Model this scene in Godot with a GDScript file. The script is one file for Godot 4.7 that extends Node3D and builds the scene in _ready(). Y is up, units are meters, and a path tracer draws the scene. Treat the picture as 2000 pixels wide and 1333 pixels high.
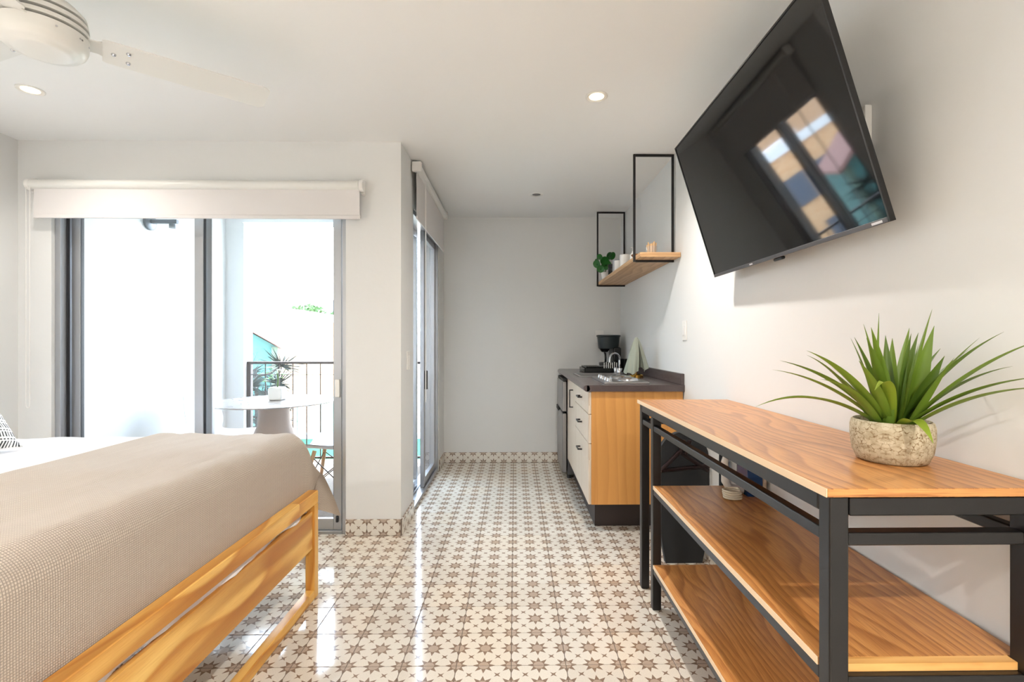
extends Node3D

var M := {}
var taken := {}
var origin := {}
var rng := RandomNumberGenerator.new()

# ---------------------------------------------------------------- mesh building
class Mb:
	var v := PackedVector3Array()
	var n := PackedVector3Array()
	var t := PackedVector2Array()

	func tri(a: Vector3, b: Vector3, c: Vector3, na: Vector3, nb: Vector3, nc: Vector3, ua := Vector2.ZERO, ub := Vector2.ZERO, uc := Vector2.ZERO):
		if (b - a).cross(c - a).dot(na + nb + nc) > 0.0:
			v.append_array([a, c, b]); n.append_array([na, nc, nb]); t.append_array([ua, uc, ub])
		else:
			v.append_array([a, b, c]); n.append_array([na, nb, nc]); t.append_array([ua, ub, uc])

	func quad(a: Vector3, b: Vector3, c: Vector3, d: Vector3, hint: Vector3, ua := Vector2(0, 0), ub := Vector2(1, 0), uc := Vector2(1, 1), ud := Vector2(0, 1)):
		var nn := (b - a).cross(c - a).normalized()
		if nn.dot(hint) < 0: nn = -nn
		tri(a, b, c, nn, nn, nn, ua, ub, uc)
		tri(a, c, d, nn, nn, nn, ua, uc, ud)

	# box with eased edges; g = axis along which the grain runs
	func box(lo: Vector3, hi: Vector3, bev := 0.0, g := 0, off := Vector2.ZERO, xf := Transform3D.IDENTITY):
		var c := (lo + hi) / 2.0
		var h := (hi - lo) / 2.0
		bev = minf(bev, minf(h.x, minf(h.y, h.z)) * 0.9)
		var pt := func(s: Array, full: int) -> Vector3:
			var p := Vector3()
			for i in 3: p[i] = s[i] * (h[i] if i == full else h[i] - bev)
			return p + c
		var uv := func(p: Vector3, ax: int) -> Vector2:
			var o := [0, 1, 2]; o.erase(ax)
			return (Vector2(p[o[1]], p[o[0]]) if o[1] == g else Vector2(p[o[0]], p[o[1]])) + off
		for ax in 3:
			var o := [0, 1, 2]; o.erase(ax)
			for s in [-1, 1]:
				var q := []
				for k in [[-1, -1], [1, -1], [1, 1], [-1, 1]]:
					var sg := [0, 0, 0]; sg[ax] = s; sg[o[0]] = k[0]; sg[o[1]] = k[1]
					q.append(pt.call(sg, ax))
				var nn := Vector3(); nn[ax] = s
				quad(xf * q[0], xf * q[1], xf * q[2], xf * q[3], xf.basis * nn, uv.call(q[0], ax), uv.call(q[1], ax), uv.call(q[2], ax), uv.call(q[3], ax))
		if bev <= 0.0: return
		for ax in 3:
			var e: int = (ax + 1) % 3
			var w: int = (ax + 2) % 3
			for s in [-1, 1]:
				for r in [-1, 1]:
					var sg := [0, 0, 0]; sg[ax] = s; sg[e] = r
					sg[w] = -1
					var a0: Vector3 = pt.call(sg, ax); var b0: Vector3 = pt.call(sg, e)
					sg[w] = 1
					var a1: Vector3 = pt.call(sg, ax); var b1: Vector3 = pt.call(sg, e)
					var na := Vector3(); na[ax] = s
					var nb := Vector3(); nb[e] = r
					na = xf.basis * na; nb = xf.basis * nb
					tri(xf * a0, xf * a1, xf * b1, na, na, nb, uv.call(a0, ax), uv.call(a1, ax), uv.call(b1, ax))
					tri(xf * a0, xf * b1, xf * b0, na, nb, nb, uv.call(a0, ax), uv.call(b1, ax), uv.call(b0, ax))
		for x in [-1, 1]:
			for y in [-1, 1]:
				for z in [-1, 1]:
					var sg := [x, y, z]
					var a: Vector3 = pt.call(sg, 0); var b: Vector3 = pt.call(sg, 1); var d: Vector3 = pt.call(sg, 2)
					tri(xf * a, xf * b, xf * d, xf.basis * Vector3(x, 0, 0), xf.basis * Vector3(0, y, 0), xf.basis * Vector3(0, 0, z), uv.call(a, 0), uv.call(b, 0), uv.call(d, 0))

	func tube(pts: Array, rad, seg := 8, caps := true):
		var cnt := pts.size()
		var up := Vector3.UP
		var prev: Array = []
		var side := Vector3()
		var run := 0.0
		for i in cnt:
			var p: Vector3 = pts[i]
			var dir: Vector3 = (pts[mini(i + 1, cnt - 1)] - pts[maxi(i - 1, 0)]).normalized()
			if i == 0:
				if absf(dir.dot(up)) > 0.95: up = Vector3.RIGHT
				side = dir.cross(up).normalized()
			else:
				side = (side - dir * side.dot(dir)).normalized()
				run += p.distance_to(pts[i - 1])
			var oth := dir.cross(side)
			var r: float = rad[i] if rad is Array else rad
			var ring := []
			for k in seg + 1:
				var a := TAU * k / seg
				var nn := side * cos(a) + oth * sin(a)
				ring.append([p + nn * r, nn, Vector2(run, float(k) / seg * 0.2)])
			if i > 0:
				for k in seg:
					tri(prev[k][0], prev[k + 1][0], ring[k + 1][0], prev[k][1], prev[k + 1][1], ring[k + 1][1], prev[k][2], prev[k + 1][2], ring[k + 1][2])
					tri(prev[k][0], ring[k + 1][0], ring[k][0], prev[k][1], ring[k + 1][1], ring[k][1], prev[k][2], ring[k + 1][2], ring[k][2])
			if caps and (i == 0 or i == cnt - 1):
				var nn := -dir if i == 0 else dir
				for k in seg: tri(p, ring[k][0], ring[k + 1][0], nn, nn, nn)
			prev = ring

	# profile: array of Vector2(radius, height), turned round the y axis of xf
	func lathe(prof: Array, seg: int, xf: Transform3D, sharp := 0.75):
		var cnt := prof.size()
		var sn := []
		for i in cnt - 1:
			var d: Vector2 = prof[i + 1] - prof[i]
			sn.append(Vector2(d.y, -d.x).normalized())
		for i in cnt - 1:
			var n0: Vector2 = sn[i]; var n1: Vector2 = sn[i]
			if i > 0 and sn[i - 1].dot(sn[i]) > sharp: n0 = (sn[i - 1] + sn[i]).normalized()
			if i < cnt - 2 and sn[i + 1].dot(sn[i]) > sharp: n1 = (sn[i + 1] + sn[i]).normalized()
			var p0: Vector2 = prof[i]; var p1: Vector2 = prof[i + 1]
			for k in seg:
				var a := TAU * k / seg; var b := TAU * (k + 1) / seg
				var ca := Vector3(cos(a), 0, sin(a)); var cb := Vector3(cos(b), 0, sin(b))
				var q := [ca * p0.x + Vector3(0, p0.y, 0), cb * p0.x + Vector3(0, p0.y, 0), cb * p1.x + Vector3(0, p1.y, 0), ca * p1.x + Vector3(0, p1.y, 0)]
				var m := [ca * n0.x + Vector3(0, n0.y, 0), cb * n0.x + Vector3(0, n0.y, 0), cb * n1.x + Vector3(0, n1.y, 0), ca * n1.x + Vector3(0, n1.y, 0)]
				var u0 := float(k) / seg; var u1 := float(k + 1) / seg
				if p0.x > 1e-6: tri(xf * q[0], xf * q[1], xf * q[2], xf.basis * m[0], xf.basis * m[1], xf.basis * m[2], Vector2(u0, p0.y), Vector2(u1, p0.y), Vector2(u1, p1.y))
				if p1.x > 1e-6: tri(xf * q[0], xf * q[2], xf * q[3], xf.basis * m[0], xf.basis * m[2], xf.basis * m[3], Vector2(u0, p0.y), Vector2(u1, p1.y), Vector2(u0, p1.y))

	# f(u, v) -> Vector3 for u, v in 0..1
	func grid(nu: int, nv: int, f: Callable, uvs := Vector2.ONE, flip := false):
		var p := []
		for i in nu + 1:
			var row := PackedVector3Array()
			for j in nv + 1: row.append(f.call(float(i) / nu, float(j) / nv))
			p.append(row)
		var nr := []
		for i in nu + 1:
			var row := PackedVector3Array()
			for j in nv + 1:
				var du: Vector3 = p[mini(i + 1, nu)][j] - p[maxi(i - 1, 0)][j]
				var dv: Vector3 = p[i][mini(j + 1, nv)] - p[i][maxi(j - 1, 0)]
				var x := du.cross(dv).normalized()
				row.append(-x if flip else x)
			nr.append(row)
		for i in nu:
			for j in nv:
				var u0 := Vector2(float(i) / nu, float(j) / nv) * uvs; var u1 := Vector2(float(i + 1) / nu, float(j + 1) / nv) * uvs
				tri(p[i][j], p[i + 1][j], p[i + 1][j + 1], nr[i][j], nr[i + 1][j], nr[i + 1][j + 1], u0, Vector2(u1.x, u0.y), u1)
				tri(p[i][j], p[i + 1][j + 1], p[i][j + 1], nr[i][j], nr[i + 1][j + 1], nr[i][j + 1], u0, u1, Vector2(u0.x, u1.y))

	# flat outline (Vector2 array) pushed along z of xf by depth
	func prism(poly: PackedVector2Array, depth: float, xf: Transform3D):
		var idx := Geometry2D.triangulate_polygon(poly)
		for s in [0.0, depth]:
			var nn := xf.basis * Vector3(0, 0, -1.0 if s == 0.0 else 1.0) * signf(depth)
			for i in range(0, idx.size(), 3):
				var q := []
				for k in 3: q.append(xf * Vector3(poly[idx[i + k]].x, poly[idx[i + k]].y, s))
				tri(q[0], q[1], q[2], nn, nn, nn, poly[idx[i]], poly[idx[i + 1]], poly[idx[i + 2]])
		var turn := 1.0 if not Geometry2D.is_polygon_clockwise(poly) else -1.0
		for i in poly.size():
			var a := poly[i]; var b := poly[(i + 1) % poly.size()]
			var e := (b - a).normalized()
			var nn := xf.basis * Vector3(e.y * turn, -e.x * turn, 0)
			quad(xf * Vector3(a.x, a.y, 0), xf * Vector3(b.x, b.y, 0), xf * Vector3(b.x, b.y, depth), xf * Vector3(a.x, a.y, depth), nn, a, b, b, a)

	func mesh(o := Vector3.ZERO) -> ArrayMesh:
		var m := ArrayMesh.new()
		var vv := v
		if o != Vector3.ZERO:
			vv = PackedVector3Array()
			for p in v: vv.append(p - o)
		var a := []
		a.resize(Mesh.ARRAY_MAX)
		a[Mesh.ARRAY_VERTEX] = vv; a[Mesh.ARRAY_NORMAL] = n; a[Mesh.ARRAY_TEX_UV] = t
		m.add_surface_from_arrays(Mesh.PRIMITIVE_TRIANGLES, a)
		return m

# ---------------------------------------------------------------- scene helpers
# the room: x to the right, y up, d = depth away from the camera along the room (godot z = -d)
func P(x: float, y: float, d: float) -> Vector3: return Vector3(x, y, -d)

func numbered(called: String) -> String:
	var k: int = taken.get(called, 0)
	taken[called] = k + 1
	return called if k == 0 else "%s_%03d" % [called, k]

func thing(called: String, label: String, cat: String, at := Vector3.ZERO, group := "") -> Node3D:
	var o := Node3D.new()
	o.name = numbered(called)
	add_child(o)
	o.position = at
	origin[o] = at
	o.set_meta("label", label); o.set_meta("category", cat)
	if group: o.set_meta("group", group)
	return o

func setting(called: String, at := Vector3.ZERO) -> Node3D:
	var o := Node3D.new()
	o.name = called
	add_child(o)
	o.position = at
	origin[o] = at
	o.set_meta("kind", "structure")
	return o

func part(called: String, b: Mb, mat: Material, parent: Node3D, label := "") -> MeshInstance3D:
	var m := MeshInstance3D.new()
	m.name = called
	m.mesh = b.mesh(origin.get(parent, Vector3.ZERO))
	m.material_override = mat
	m.cast_shadow = GeometryInstance3D.SHADOW_CASTING_SETTING_ON
	parent.add_child(m, true)
	origin[m] = origin.get(parent, Vector3.ZERO)
	if label: m.set_meta("label", label)
	return m

func single(called: String, b: Mb, mat: Material, label: String, cat: String, at: Vector3, group := "") -> MeshInstance3D:
	var m := MeshInstance3D.new()
	m.name = numbered(called)
	m.mesh = b.mesh(at)
	m.material_override = mat
	add_child(m)
	m.position = at
	origin[m] = at
	m.set_meta("label", label); m.set_meta("category", cat)
	if group: m.set_meta("group", group)
	return m

func structure(called: String, b: Mb, mat: Material) -> MeshInstance3D:
	var m := MeshInstance3D.new()
	m.name = called
	m.mesh = b.mesh()
	m.material_override = mat
	add_child(m)
	origin[m] = Vector3.ZERO
	m.set_meta("kind", "structure")
	return m

func bx(x0: float, x1: float, y0: float, y1: float, d0: float, d1: float, bev := 0.0, g := 0, off := Vector2.ZERO) -> Mb:
	var b := Mb.new()
	b.box(Vector3(x0, y0, -d1), Vector3(x1, y1, -d0), bev, g, off)
	return b

func addbx(b: Mb, x0: float, x1: float, y0: float, y1: float, d0: float, d1: float, bev := 0.0, g := 0, off := Vector2.ZERO):
	b.box(Vector3(x0, y0, -d1), Vector3(x1, y1, -d0), bev, g, off)

func mv(at: Vector3) -> Transform3D: return Transform3D(Basis(), at)

func rot(axis: Vector3, deg: float, at := Vector3.ZERO) -> Transform3D: return Transform3D(Basis(axis.normalized(), deg_to_rad(deg)), at)

func lat(prof: Array, seg: int, xf: Transform3D, sharp := 0.75) -> Mb:
	var b := Mb.new()
	b.lathe(prof, seg, xf, sharp)
	return b

func tub(pts: Array, rad, seg := 8) -> Mb:
	var b := Mb.new()
	b.tube(pts, rad, seg)
	return b

# ---------------------------------------------------------------- materials
func mat(key: String, c: Color, rough := 0.6, metal := 0.0, spec := 0.5) -> StandardMaterial3D:
	var m := StandardMaterial3D.new()
	m.resource_name = key
	m.albedo_color = c
	m.roughness = rough
	m.metallic = metal
	m.metallic_specular = spec
	M[key] = m
	return m

func c8(r: int, g: int, b: int) -> Color: return Color8(r, g, b)

func noise(s: int, freq: float, oct := 3, type := FastNoiseLite.TYPE_SIMPLEX_SMOOTH) -> FastNoiseLite:
	var f := FastNoiseLite.new()
	f.seed = s; f.frequency = freq; f.noise_type = type
	f.fractal_octaves = oct
	if oct <= 1: f.fractal_type = FastNoiseLite.FRACTAL_NONE
	return f

# f(x, y) -> Color over w x h pixels
func paint(w: int, h: int, f: Callable) -> ImageTexture:
	var data := PackedByteArray()
	data.resize(w * h * 3)
	var k := 0
	for y in h:
		for x in w:
			var c: Color = f.call(x, y)
			data[k] = clampi(int(c.r * 255.0), 0, 255); data[k + 1] = clampi(int(c.g * 255.0), 0, 255); data[k + 2] = clampi(int(c.b * 255.0), 0, 255)
			k += 3
	return ImageTexture.create_from_image(Image.create_from_data(w, h, false, Image.FORMAT_RGB8, data))

# wood: u along the grain over long metres, v across over wide metres
func wood(key: String, s: int, long: float, wide: float, lo: Color, mid: Color, hi: Color, rings: float, warp: float, pores: float, rough: float, w := 1024, h := 320, streak := 0.0) -> StandardMaterial3D:
	var big := noise(s, 1.0, 2); var fine := noise(s + 1, 1.0, 2); var band := noise(s + 2, 1.0, 2)
	var tex := paint(w, h, func(x: int, y: int) -> Color:
		var u := x * long / w; var v := y * wide / h
		var wv := big.get_noise_2d(u * 0.9, v * 3.2) * warp
		var r := (v + wv) * rings
		var saw := r - floorf(r)
		var ring := saw * saw * (1.0 - smoothstep(0.86, 1.0, saw))
		var p := fine.get_noise_2d(u * 9.0, v * 420.0)
		var b := band.get_noise_2d(u * 0.7, v * 11.0) * 0.5 + 0.5
		var c := hi.lerp(mid, b)
		c = c.lerp(lo, clampf(ring * 0.75 + maxf(p, 0.0) * pores, 0.0, 1.0))
		if streak > 0.0:
			var q := big.get_noise_2d(u * 0.55 + 31.0, v * 5.0 + 7.0)
			c = c.lerp(lo.darkened(0.15), streak * smoothstep(0.12, 0.45, q))
		return c)
	var m := mat(key, Color.WHITE, rough)
	m.albedo_texture = tex
	m.uv1_scale = Vector3(1.0 / long, 1.0 / wide, 1)
	return m

func relief(m: StandardMaterial3D, s: int, freq: float, cm: float, scale: float, oct := 3):
	var nt := NoiseTexture2D.new()
	nt.width = 256; nt.height = 256; nt.seamless = true
	nt.noise = noise(s, freq, oct)
	m.heightmap_enabled = true
	m.heightmap_texture = nt
	m.heightmap_scale = cm
	m.uv1_triplanar = true
	m.uv1_world_triplanar = true
	m.uv1_scale = Vector3.ONE * scale

func make_materials():
	relief(mat("wall", c8(225, 225, 223), 0.85), 3, 0.03, 0.05, 1.6)
	relief(mat("ceiling", c8(240, 240, 238), 0.9), 4, 0.03, 0.03, 1.5)
	mat("outside_wall", c8(207, 210, 212), 0.85)
	mat("grout", c8(112, 98, 86), 0.9)
	mat("aluminium", c8(176, 178, 182), 0.35, 0.75)
	mat("dark_gasket", c8(32, 32, 36), 0.6)
	mat("white_plastic", c8(236, 234, 230), 0.4)
	mat("white_enamel", c8(226, 225, 220), 0.3)
	mat("blade_edge", c8(150, 124, 104), 0.5)
	mat("blind_fabric", c8(226, 222, 220), 0.8).backlight_enabled = true
	M.blind_fabric.backlight = Color(0.25, 0.25, 0.25)
	mat("black_steel", c8(21, 19, 19), 0.36, 0.0, 0.5)
	mat("black_frame", c8(26, 23, 24), 0.45, 0.2)
	mat("handle_black", c8(36, 30, 30), 0.45)
	mat("chrome", c8(205, 206, 210), 0.12, 1.0)
	mat("steel", c8(178, 178, 180), 0.28, 1.0)
	mat("fridge_steel", c8(150, 150, 152), 0.33, 0.9)
	mat("fridge_grey", c8(92, 92, 94), 0.5)
	mat("brass", c8(196, 152, 72), 0.25, 1.0)
	mat("copper", c8(190, 142, 112), 0.3, 0.9)
	mat("toe_kick", c8(48, 38, 36), 0.5)
	mat("tv_screen", c8(7, 7, 8), 0.045, 0.0, 0.6)
	mat("tv_bezel", c8(22, 22, 24), 0.3)
	mat("tv_lip", c8(96, 94, 96), 0.35, 0.6)
	mat("print_white", c8(225, 225, 228), 0.5)
	mat("edge_lit_pale", c8(236, 208, 172), 0.45)  # pale edge banding, with window light mixed into the colour
	mat("plastic_black", c8(18, 20, 21), 0.25)
	mat("plastic_teal_black", c8(20, 34, 36), 0.3)
	mat("ceramic_white", c8(238, 236, 232), 0.25)
	mat("ceramic_grey", c8(172, 174, 180), 0.35)
	mat("straw", c8(214, 176, 128), 0.7)
	mat("bowl_wood", c8(150, 98, 52), 0.5)
	mat("leaf_deep", c8(34, 104, 38), 0.35)
	mat("leaf_bright", c8(96, 160, 52), 0.5)
	mat("stem", c8(86, 120, 52), 0.6)
	mat("soil", c8(44, 34, 26), 0.95)
	for k in 3:
		var m := mat("blade_%d" % k, [c8(98, 126, 40), c8(76, 104, 34), c8(136, 158, 50)][k], 0.42)
		m.backlight_enabled = true
		m.backlight = Color(0.35, 0.4, 0.12)
	var g := mat("pane", Color(0.95, 1.0, 0.99, 0.04), 0.02)
	g.transparency = BaseMaterial3D.TRANSPARENCY_ALPHA
	g = mat("clear_glass", Color(1, 1, 1, 0.08), 0.03)
	g.transparency = BaseMaterial3D.TRANSPARENCY_ALPHA
	g = mat("blue_tank", Color(0.03, 0.22, 0.42), 0.12)
	mat("iron_white", c8(226, 222, 216), 0.35)
	mat("soleplate", c8(206, 188, 166), 0.3, 0.3)
	mat("cord_white", c8(226, 216, 194), 0.5)
	mat("board_bar", c8(40, 24, 24), 0.35, 0.4)
	g = mat("bulb", c8(255, 236, 206), 0.4)
	g.emission_enabled = true; g.emission = Color(1.0, 0.86, 0.66); g.emission_energy_multiplier = 9.0
	mat("lens_off", c8(120, 120, 122), 0.25, 0.5)
	mat("white_sheet", c8(238, 234, 234), 0.85)
	relief(M.white_sheet, 21, 0.02, 0.25, 2.2)
	mat("mattress", c8(228, 226, 222), 0.9)
	mat("shell_white", c8(222, 222, 224), 0.35)
	mat("chair_wood", c8(190, 150, 110), 0.5)
	mat("wire", c8(40, 42, 44), 0.4, 0.6)
	mat("pale_wood", c8(158, 134, 118), 0.6)
	mat("sconce_metal", c8(84, 92, 100), 0.4, 0.6)
	mat("rail_iron", c8(62, 54, 54), 0.5, 0.3)
	mat("teal_wall", c8(62, 112, 110), 0.8)
	mat("teal_low", c8(50, 112, 92), 0.8)
	mat("sage_column", c8(92, 114, 98), 0.8)
	mat("roof_pink", c8(132, 96, 90), 0.8)
	mat("spike", c8(26, 36, 32), 0.7)
	mat("branch", c8(46, 42, 40), 0.9)
	mat("cream_wall", c8(236, 220, 196), 0.85)
	mat("white_metal_roof", c8(235, 236, 238), 0.6)
	mat("window_brown", c8(132, 96, 62), 0.6)
	mat("peach_wall", c8(196, 158, 124), 0.85)
	mat("grey_tower", c8(92, 100, 114), 0.8)
	mat("tree_green", c8(54, 86, 40), 0.8)
	mat("asphalt", c8(172, 168, 160), 0.95)
	mat("pole", c8(112, 110, 108), 0.9)
	var bn := noise(77, 0.05, 4)
	g = mat("brick_render", Color.WHITE, 0.9)
	g.albedo_texture = paint(256, 256, func(x: int, y: int) -> Color:
		return c8(214, 160, 116).lerp(c8(236, 200, 160), bn.get_noise_2d(x, y * 2.5) * 0.6 + 0.5))
	g.uv1_triplanar = true; g.uv1_world_triplanar = true; g.uv1_scale = Vector3.ONE * 0.25

	# cement tile: eight-pointed stars on a lattice of half a tile, a small cross star between them
	var tn := noise(9, 0.09, 3)
	var star := func(dx: float, dy: float, tip: float, valley: float, pts: int, turn: float) -> bool:
		var r := sqrt(dx * dx + dy * dy)
		if r > tip: return false
		var step := TAU / pts
		var a := absf(fposmod(atan2(dy, dx) + turn + step / 2.0, step) - step / 2.0)
		var q := Vector2(r * cos(a), r * sin(a))
		var v1 := Vector2(valley * cos(step / 2.0), valley * sin(step / 2.0))
		return (v1 - Vector2(tip, 0)).cross(q - Vector2(tip, 0)) > 0.0
	var tile_tex := paint(512, 512, func(x: int, y: int) -> Color:
		var col := Color()
		var hit := 0.0
		var cen := 0.0
		for sx in 2:
			for sy in 2:
				var u := (x + 0.25 + sx * 0.5) / 256.0; var v := (y + 0.25 + sy * 0.5) / 256.0
				var dx := u - roundf(u); var dy := v - roundf(v)
				var ex := u - floorf(u) - 0.5; var ey := v - floorf(v) - 0.5
				if star.call(dx, dy, 0.435, 0.215, 8, 0.0):
					if dx * dx + dy * dy < 0.036: cen += 0.25
					else: hit += 0.25
				elif star.call(ex, ey, 0.165, 0.05, 4, PI / 4.0): hit += 0.25
		var nz := tn.get_noise_2d(x, y)
		col = c8(234, 227, 215).lerp(c8(146, 124, 108), hit).lerp(c8(190, 171, 154), cen)
		return col.darkened(0.05 + nz * 0.06))
	for k in 3:
		g = mat("tile_%d" % k, [Color(1, 1, 1), Color(0.97, 0.965, 0.96), Color(1, 0.985, 0.965)][k], 0.1, 0.0, 0.66)
		g.albedo_texture = tile_tex
	g = mat("tile_rest", Color.WHITE, 0.1, 0.0, 0.66)
	g.albedo_texture = tile_tex

	wood("oak", 11, 1.7, 0.5, c8(146, 88, 44), c8(202, 140, 78), c8(216, 158, 96), 30.0, 0.085, 0.75, 0.28, 1024, 480)
	wood("oak_edge", 12, 1.7, 0.3, c8(186, 122, 52), c8(226, 168, 96), c8(238, 190, 120), 30.0, 0.02, 0.3, 0.4, 512, 64)
	wood("bed_wood", 23, 2.0, 0.4, c8(178, 100, 26), c8(234, 174, 84), c8(250, 212, 128), 7.0, 0.13, 0.25, 0.33, 1024, 256, 0.45)
	wood("cabinet_wood", 31, 1.0, 0.8, c8(194, 134, 68), c8(208, 148, 78), c8(218, 160, 90), 16.0, 0.03, 0.3, 0.45, 640, 512)
	wood("front_wood", 37, 1.0, 0.6, c8(186, 164, 140), c8(220, 204, 184), c8(230, 216, 200), 30.0, 0.03, 0.35, 0.45, 512, 256)
	wood("shelf_wood", 41, 1.7, 0.3, c8(168, 122, 78), c8(206, 164, 118), c8(218, 180, 136), 22.0, 0.06, 0.4, 0.45, 640, 128)
	M.shelf_wood.albedo_color = Color(1, 1, 1)

	var gn := noise(51, 0.22, 2); var gf := noise(52, 0.45, 1)
	g = mat("granite", Color.WHITE, 0.22)
	g.albedo_texture = paint(512, 512, func(x: int, y: int) -> Color:
		var a := gn.get_noise_2d(x, y); var b := gf.get_noise_2d(x, y)
		var c := c8(64, 54, 54)
		if a > 0.22: c = c8(108, 92, 90)
		elif a < -0.3: c = c8(30, 26, 28)
		if b > 0.55: c = c8(156, 144, 142)
		return c)
	g.uv1_triplanar = true; g.uv1_world_triplanar = true; g.uv1_scale = Vector3.ONE * 3.0
	var mn := noise(61, 0.006, 4)
	g = mat("marble", Color.WHITE, 0.2)
	g.albedo_texture = paint(384, 384, func(x: int, y: int) -> Color:
		var a := absf(mn.get_noise_2d(x, y))
		return c8(166, 158, 154).lerp(c8(116, 108, 106), 0.7 * (1.0 - smoothstep(0.0, 0.05, a))))
	g.uv1_triplanar = true; g.uv1_scale = Vector3.ONE * 1.2
	var pn := noise(71, 0.03, 1, FastNoiseLite.TYPE_CELLULAR)
	pn.cellular_return_type = FastNoiseLite.RETURN_DISTANCE2_SUB
	pn.domain_warp_enabled = true; pn.domain_warp_amplitude = 22.0; pn.domain_warp_frequency = 0.03
	var pm := noise(72, 0.012, 3)
	g = mat("pot_crackle", Color.WHITE, 0.75)
	g.albedo_texture = paint(512, 512, func(x: int, y: int) -> Color:
		var e := pn.get_noise_2d(x, y) + 1.0
		var b := pm.get_noise_2d(x, y)
		var c := c8(204, 194, 168).lerp(c8(176, 162, 134), clampf(b * 1.5 + 0.4, 0, 1))
		return c.lerp(c8(112, 82, 44), (1.0 - smoothstep(0.02, 0.2, e)) * smoothstep(-0.25, 0.3, pm.get_noise_2d(x * 1.7 + 300.0, y * 1.7))))
	g.uv1_triplanar = true; g.uv1_scale = Vector3.ONE * 7.0
	g.heightmap_enabled = true; g.heightmap_texture = g.albedo_texture; g.heightmap_scale = 0.25
	# waffle weave of the throw
	g = mat("throw_weave", c8(224, 209, 193), 0.95)
	var wn := noise(81, 0.2, 2)
	g.albedo_texture = paint(128, 128, func(x: int, y: int) -> Color:
		var a := pow(absf(sin(PI * x / 16.0)) * absf(sin(PI * y / 16.0)), 0.7)
		return Color.WHITE.darkened(0.26 - 0.22 * a + wn.get_noise_2d(x, y) * 0.04))
	g.heightmap_enabled = true; g.heightmap_texture = g.albedo_texture; g.heightmap_scale = 0.6
	g.uv1_scale = Vector3(1.0 / 0.046, 1.0 / 0.046, 1)
	g = mat("towel", c8(166, 172, 158), 0.95)
	relief(g, 83, 0.2, 0.1, 12.0)
	g = mat("board_cover", c8(52, 54, 56), 0.95)
	relief(g, 84, 0.3, 0.08, 14.0)
	# cushion print: rows of dark strokes on off-white
	g = mat("cushion_print", Color.WHITE, 0.9)
	var prng := RandomNumberGenerator.new()
	prng.seed = 5
	var jit := []
	for k in 4000: jit.append(prng.randf())
	g.albedo_texture = paint(512, 512, func(x: int, y: int) -> Color:
		var row := int(y / 42.0); var fy := fmod(y, 42.0)
		var c := c8(236, 234, 230)
		if fy < 27.0 and fy > 3.0:
			var lean := ((row % 3) - 1) * 0.35 * (fy - 14.0)
			var q := (x + lean) / 15.0; var k := int(floorf(q))
			var fx := q - floorf(q)
			if fx > 0.2 and fx < 0.45 + 0.35 * jit[(row * 61 + k * 7) % 4000]: c = c8(44, 46, 46)
		elif fy > 32.0 and fy < 38.0:
			if fmod(x + row * 5.0, 17.0) < 9.0: c = c8(52, 54, 54)
		return c)

# ---------------------------------------------------------------- room
func wall_piece(b: Mb, x0: float, x1: float, y0: float, y1: float, d0: float, d1: float): addbx(b, x0, x1, y0, y1, d0, d1)

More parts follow.
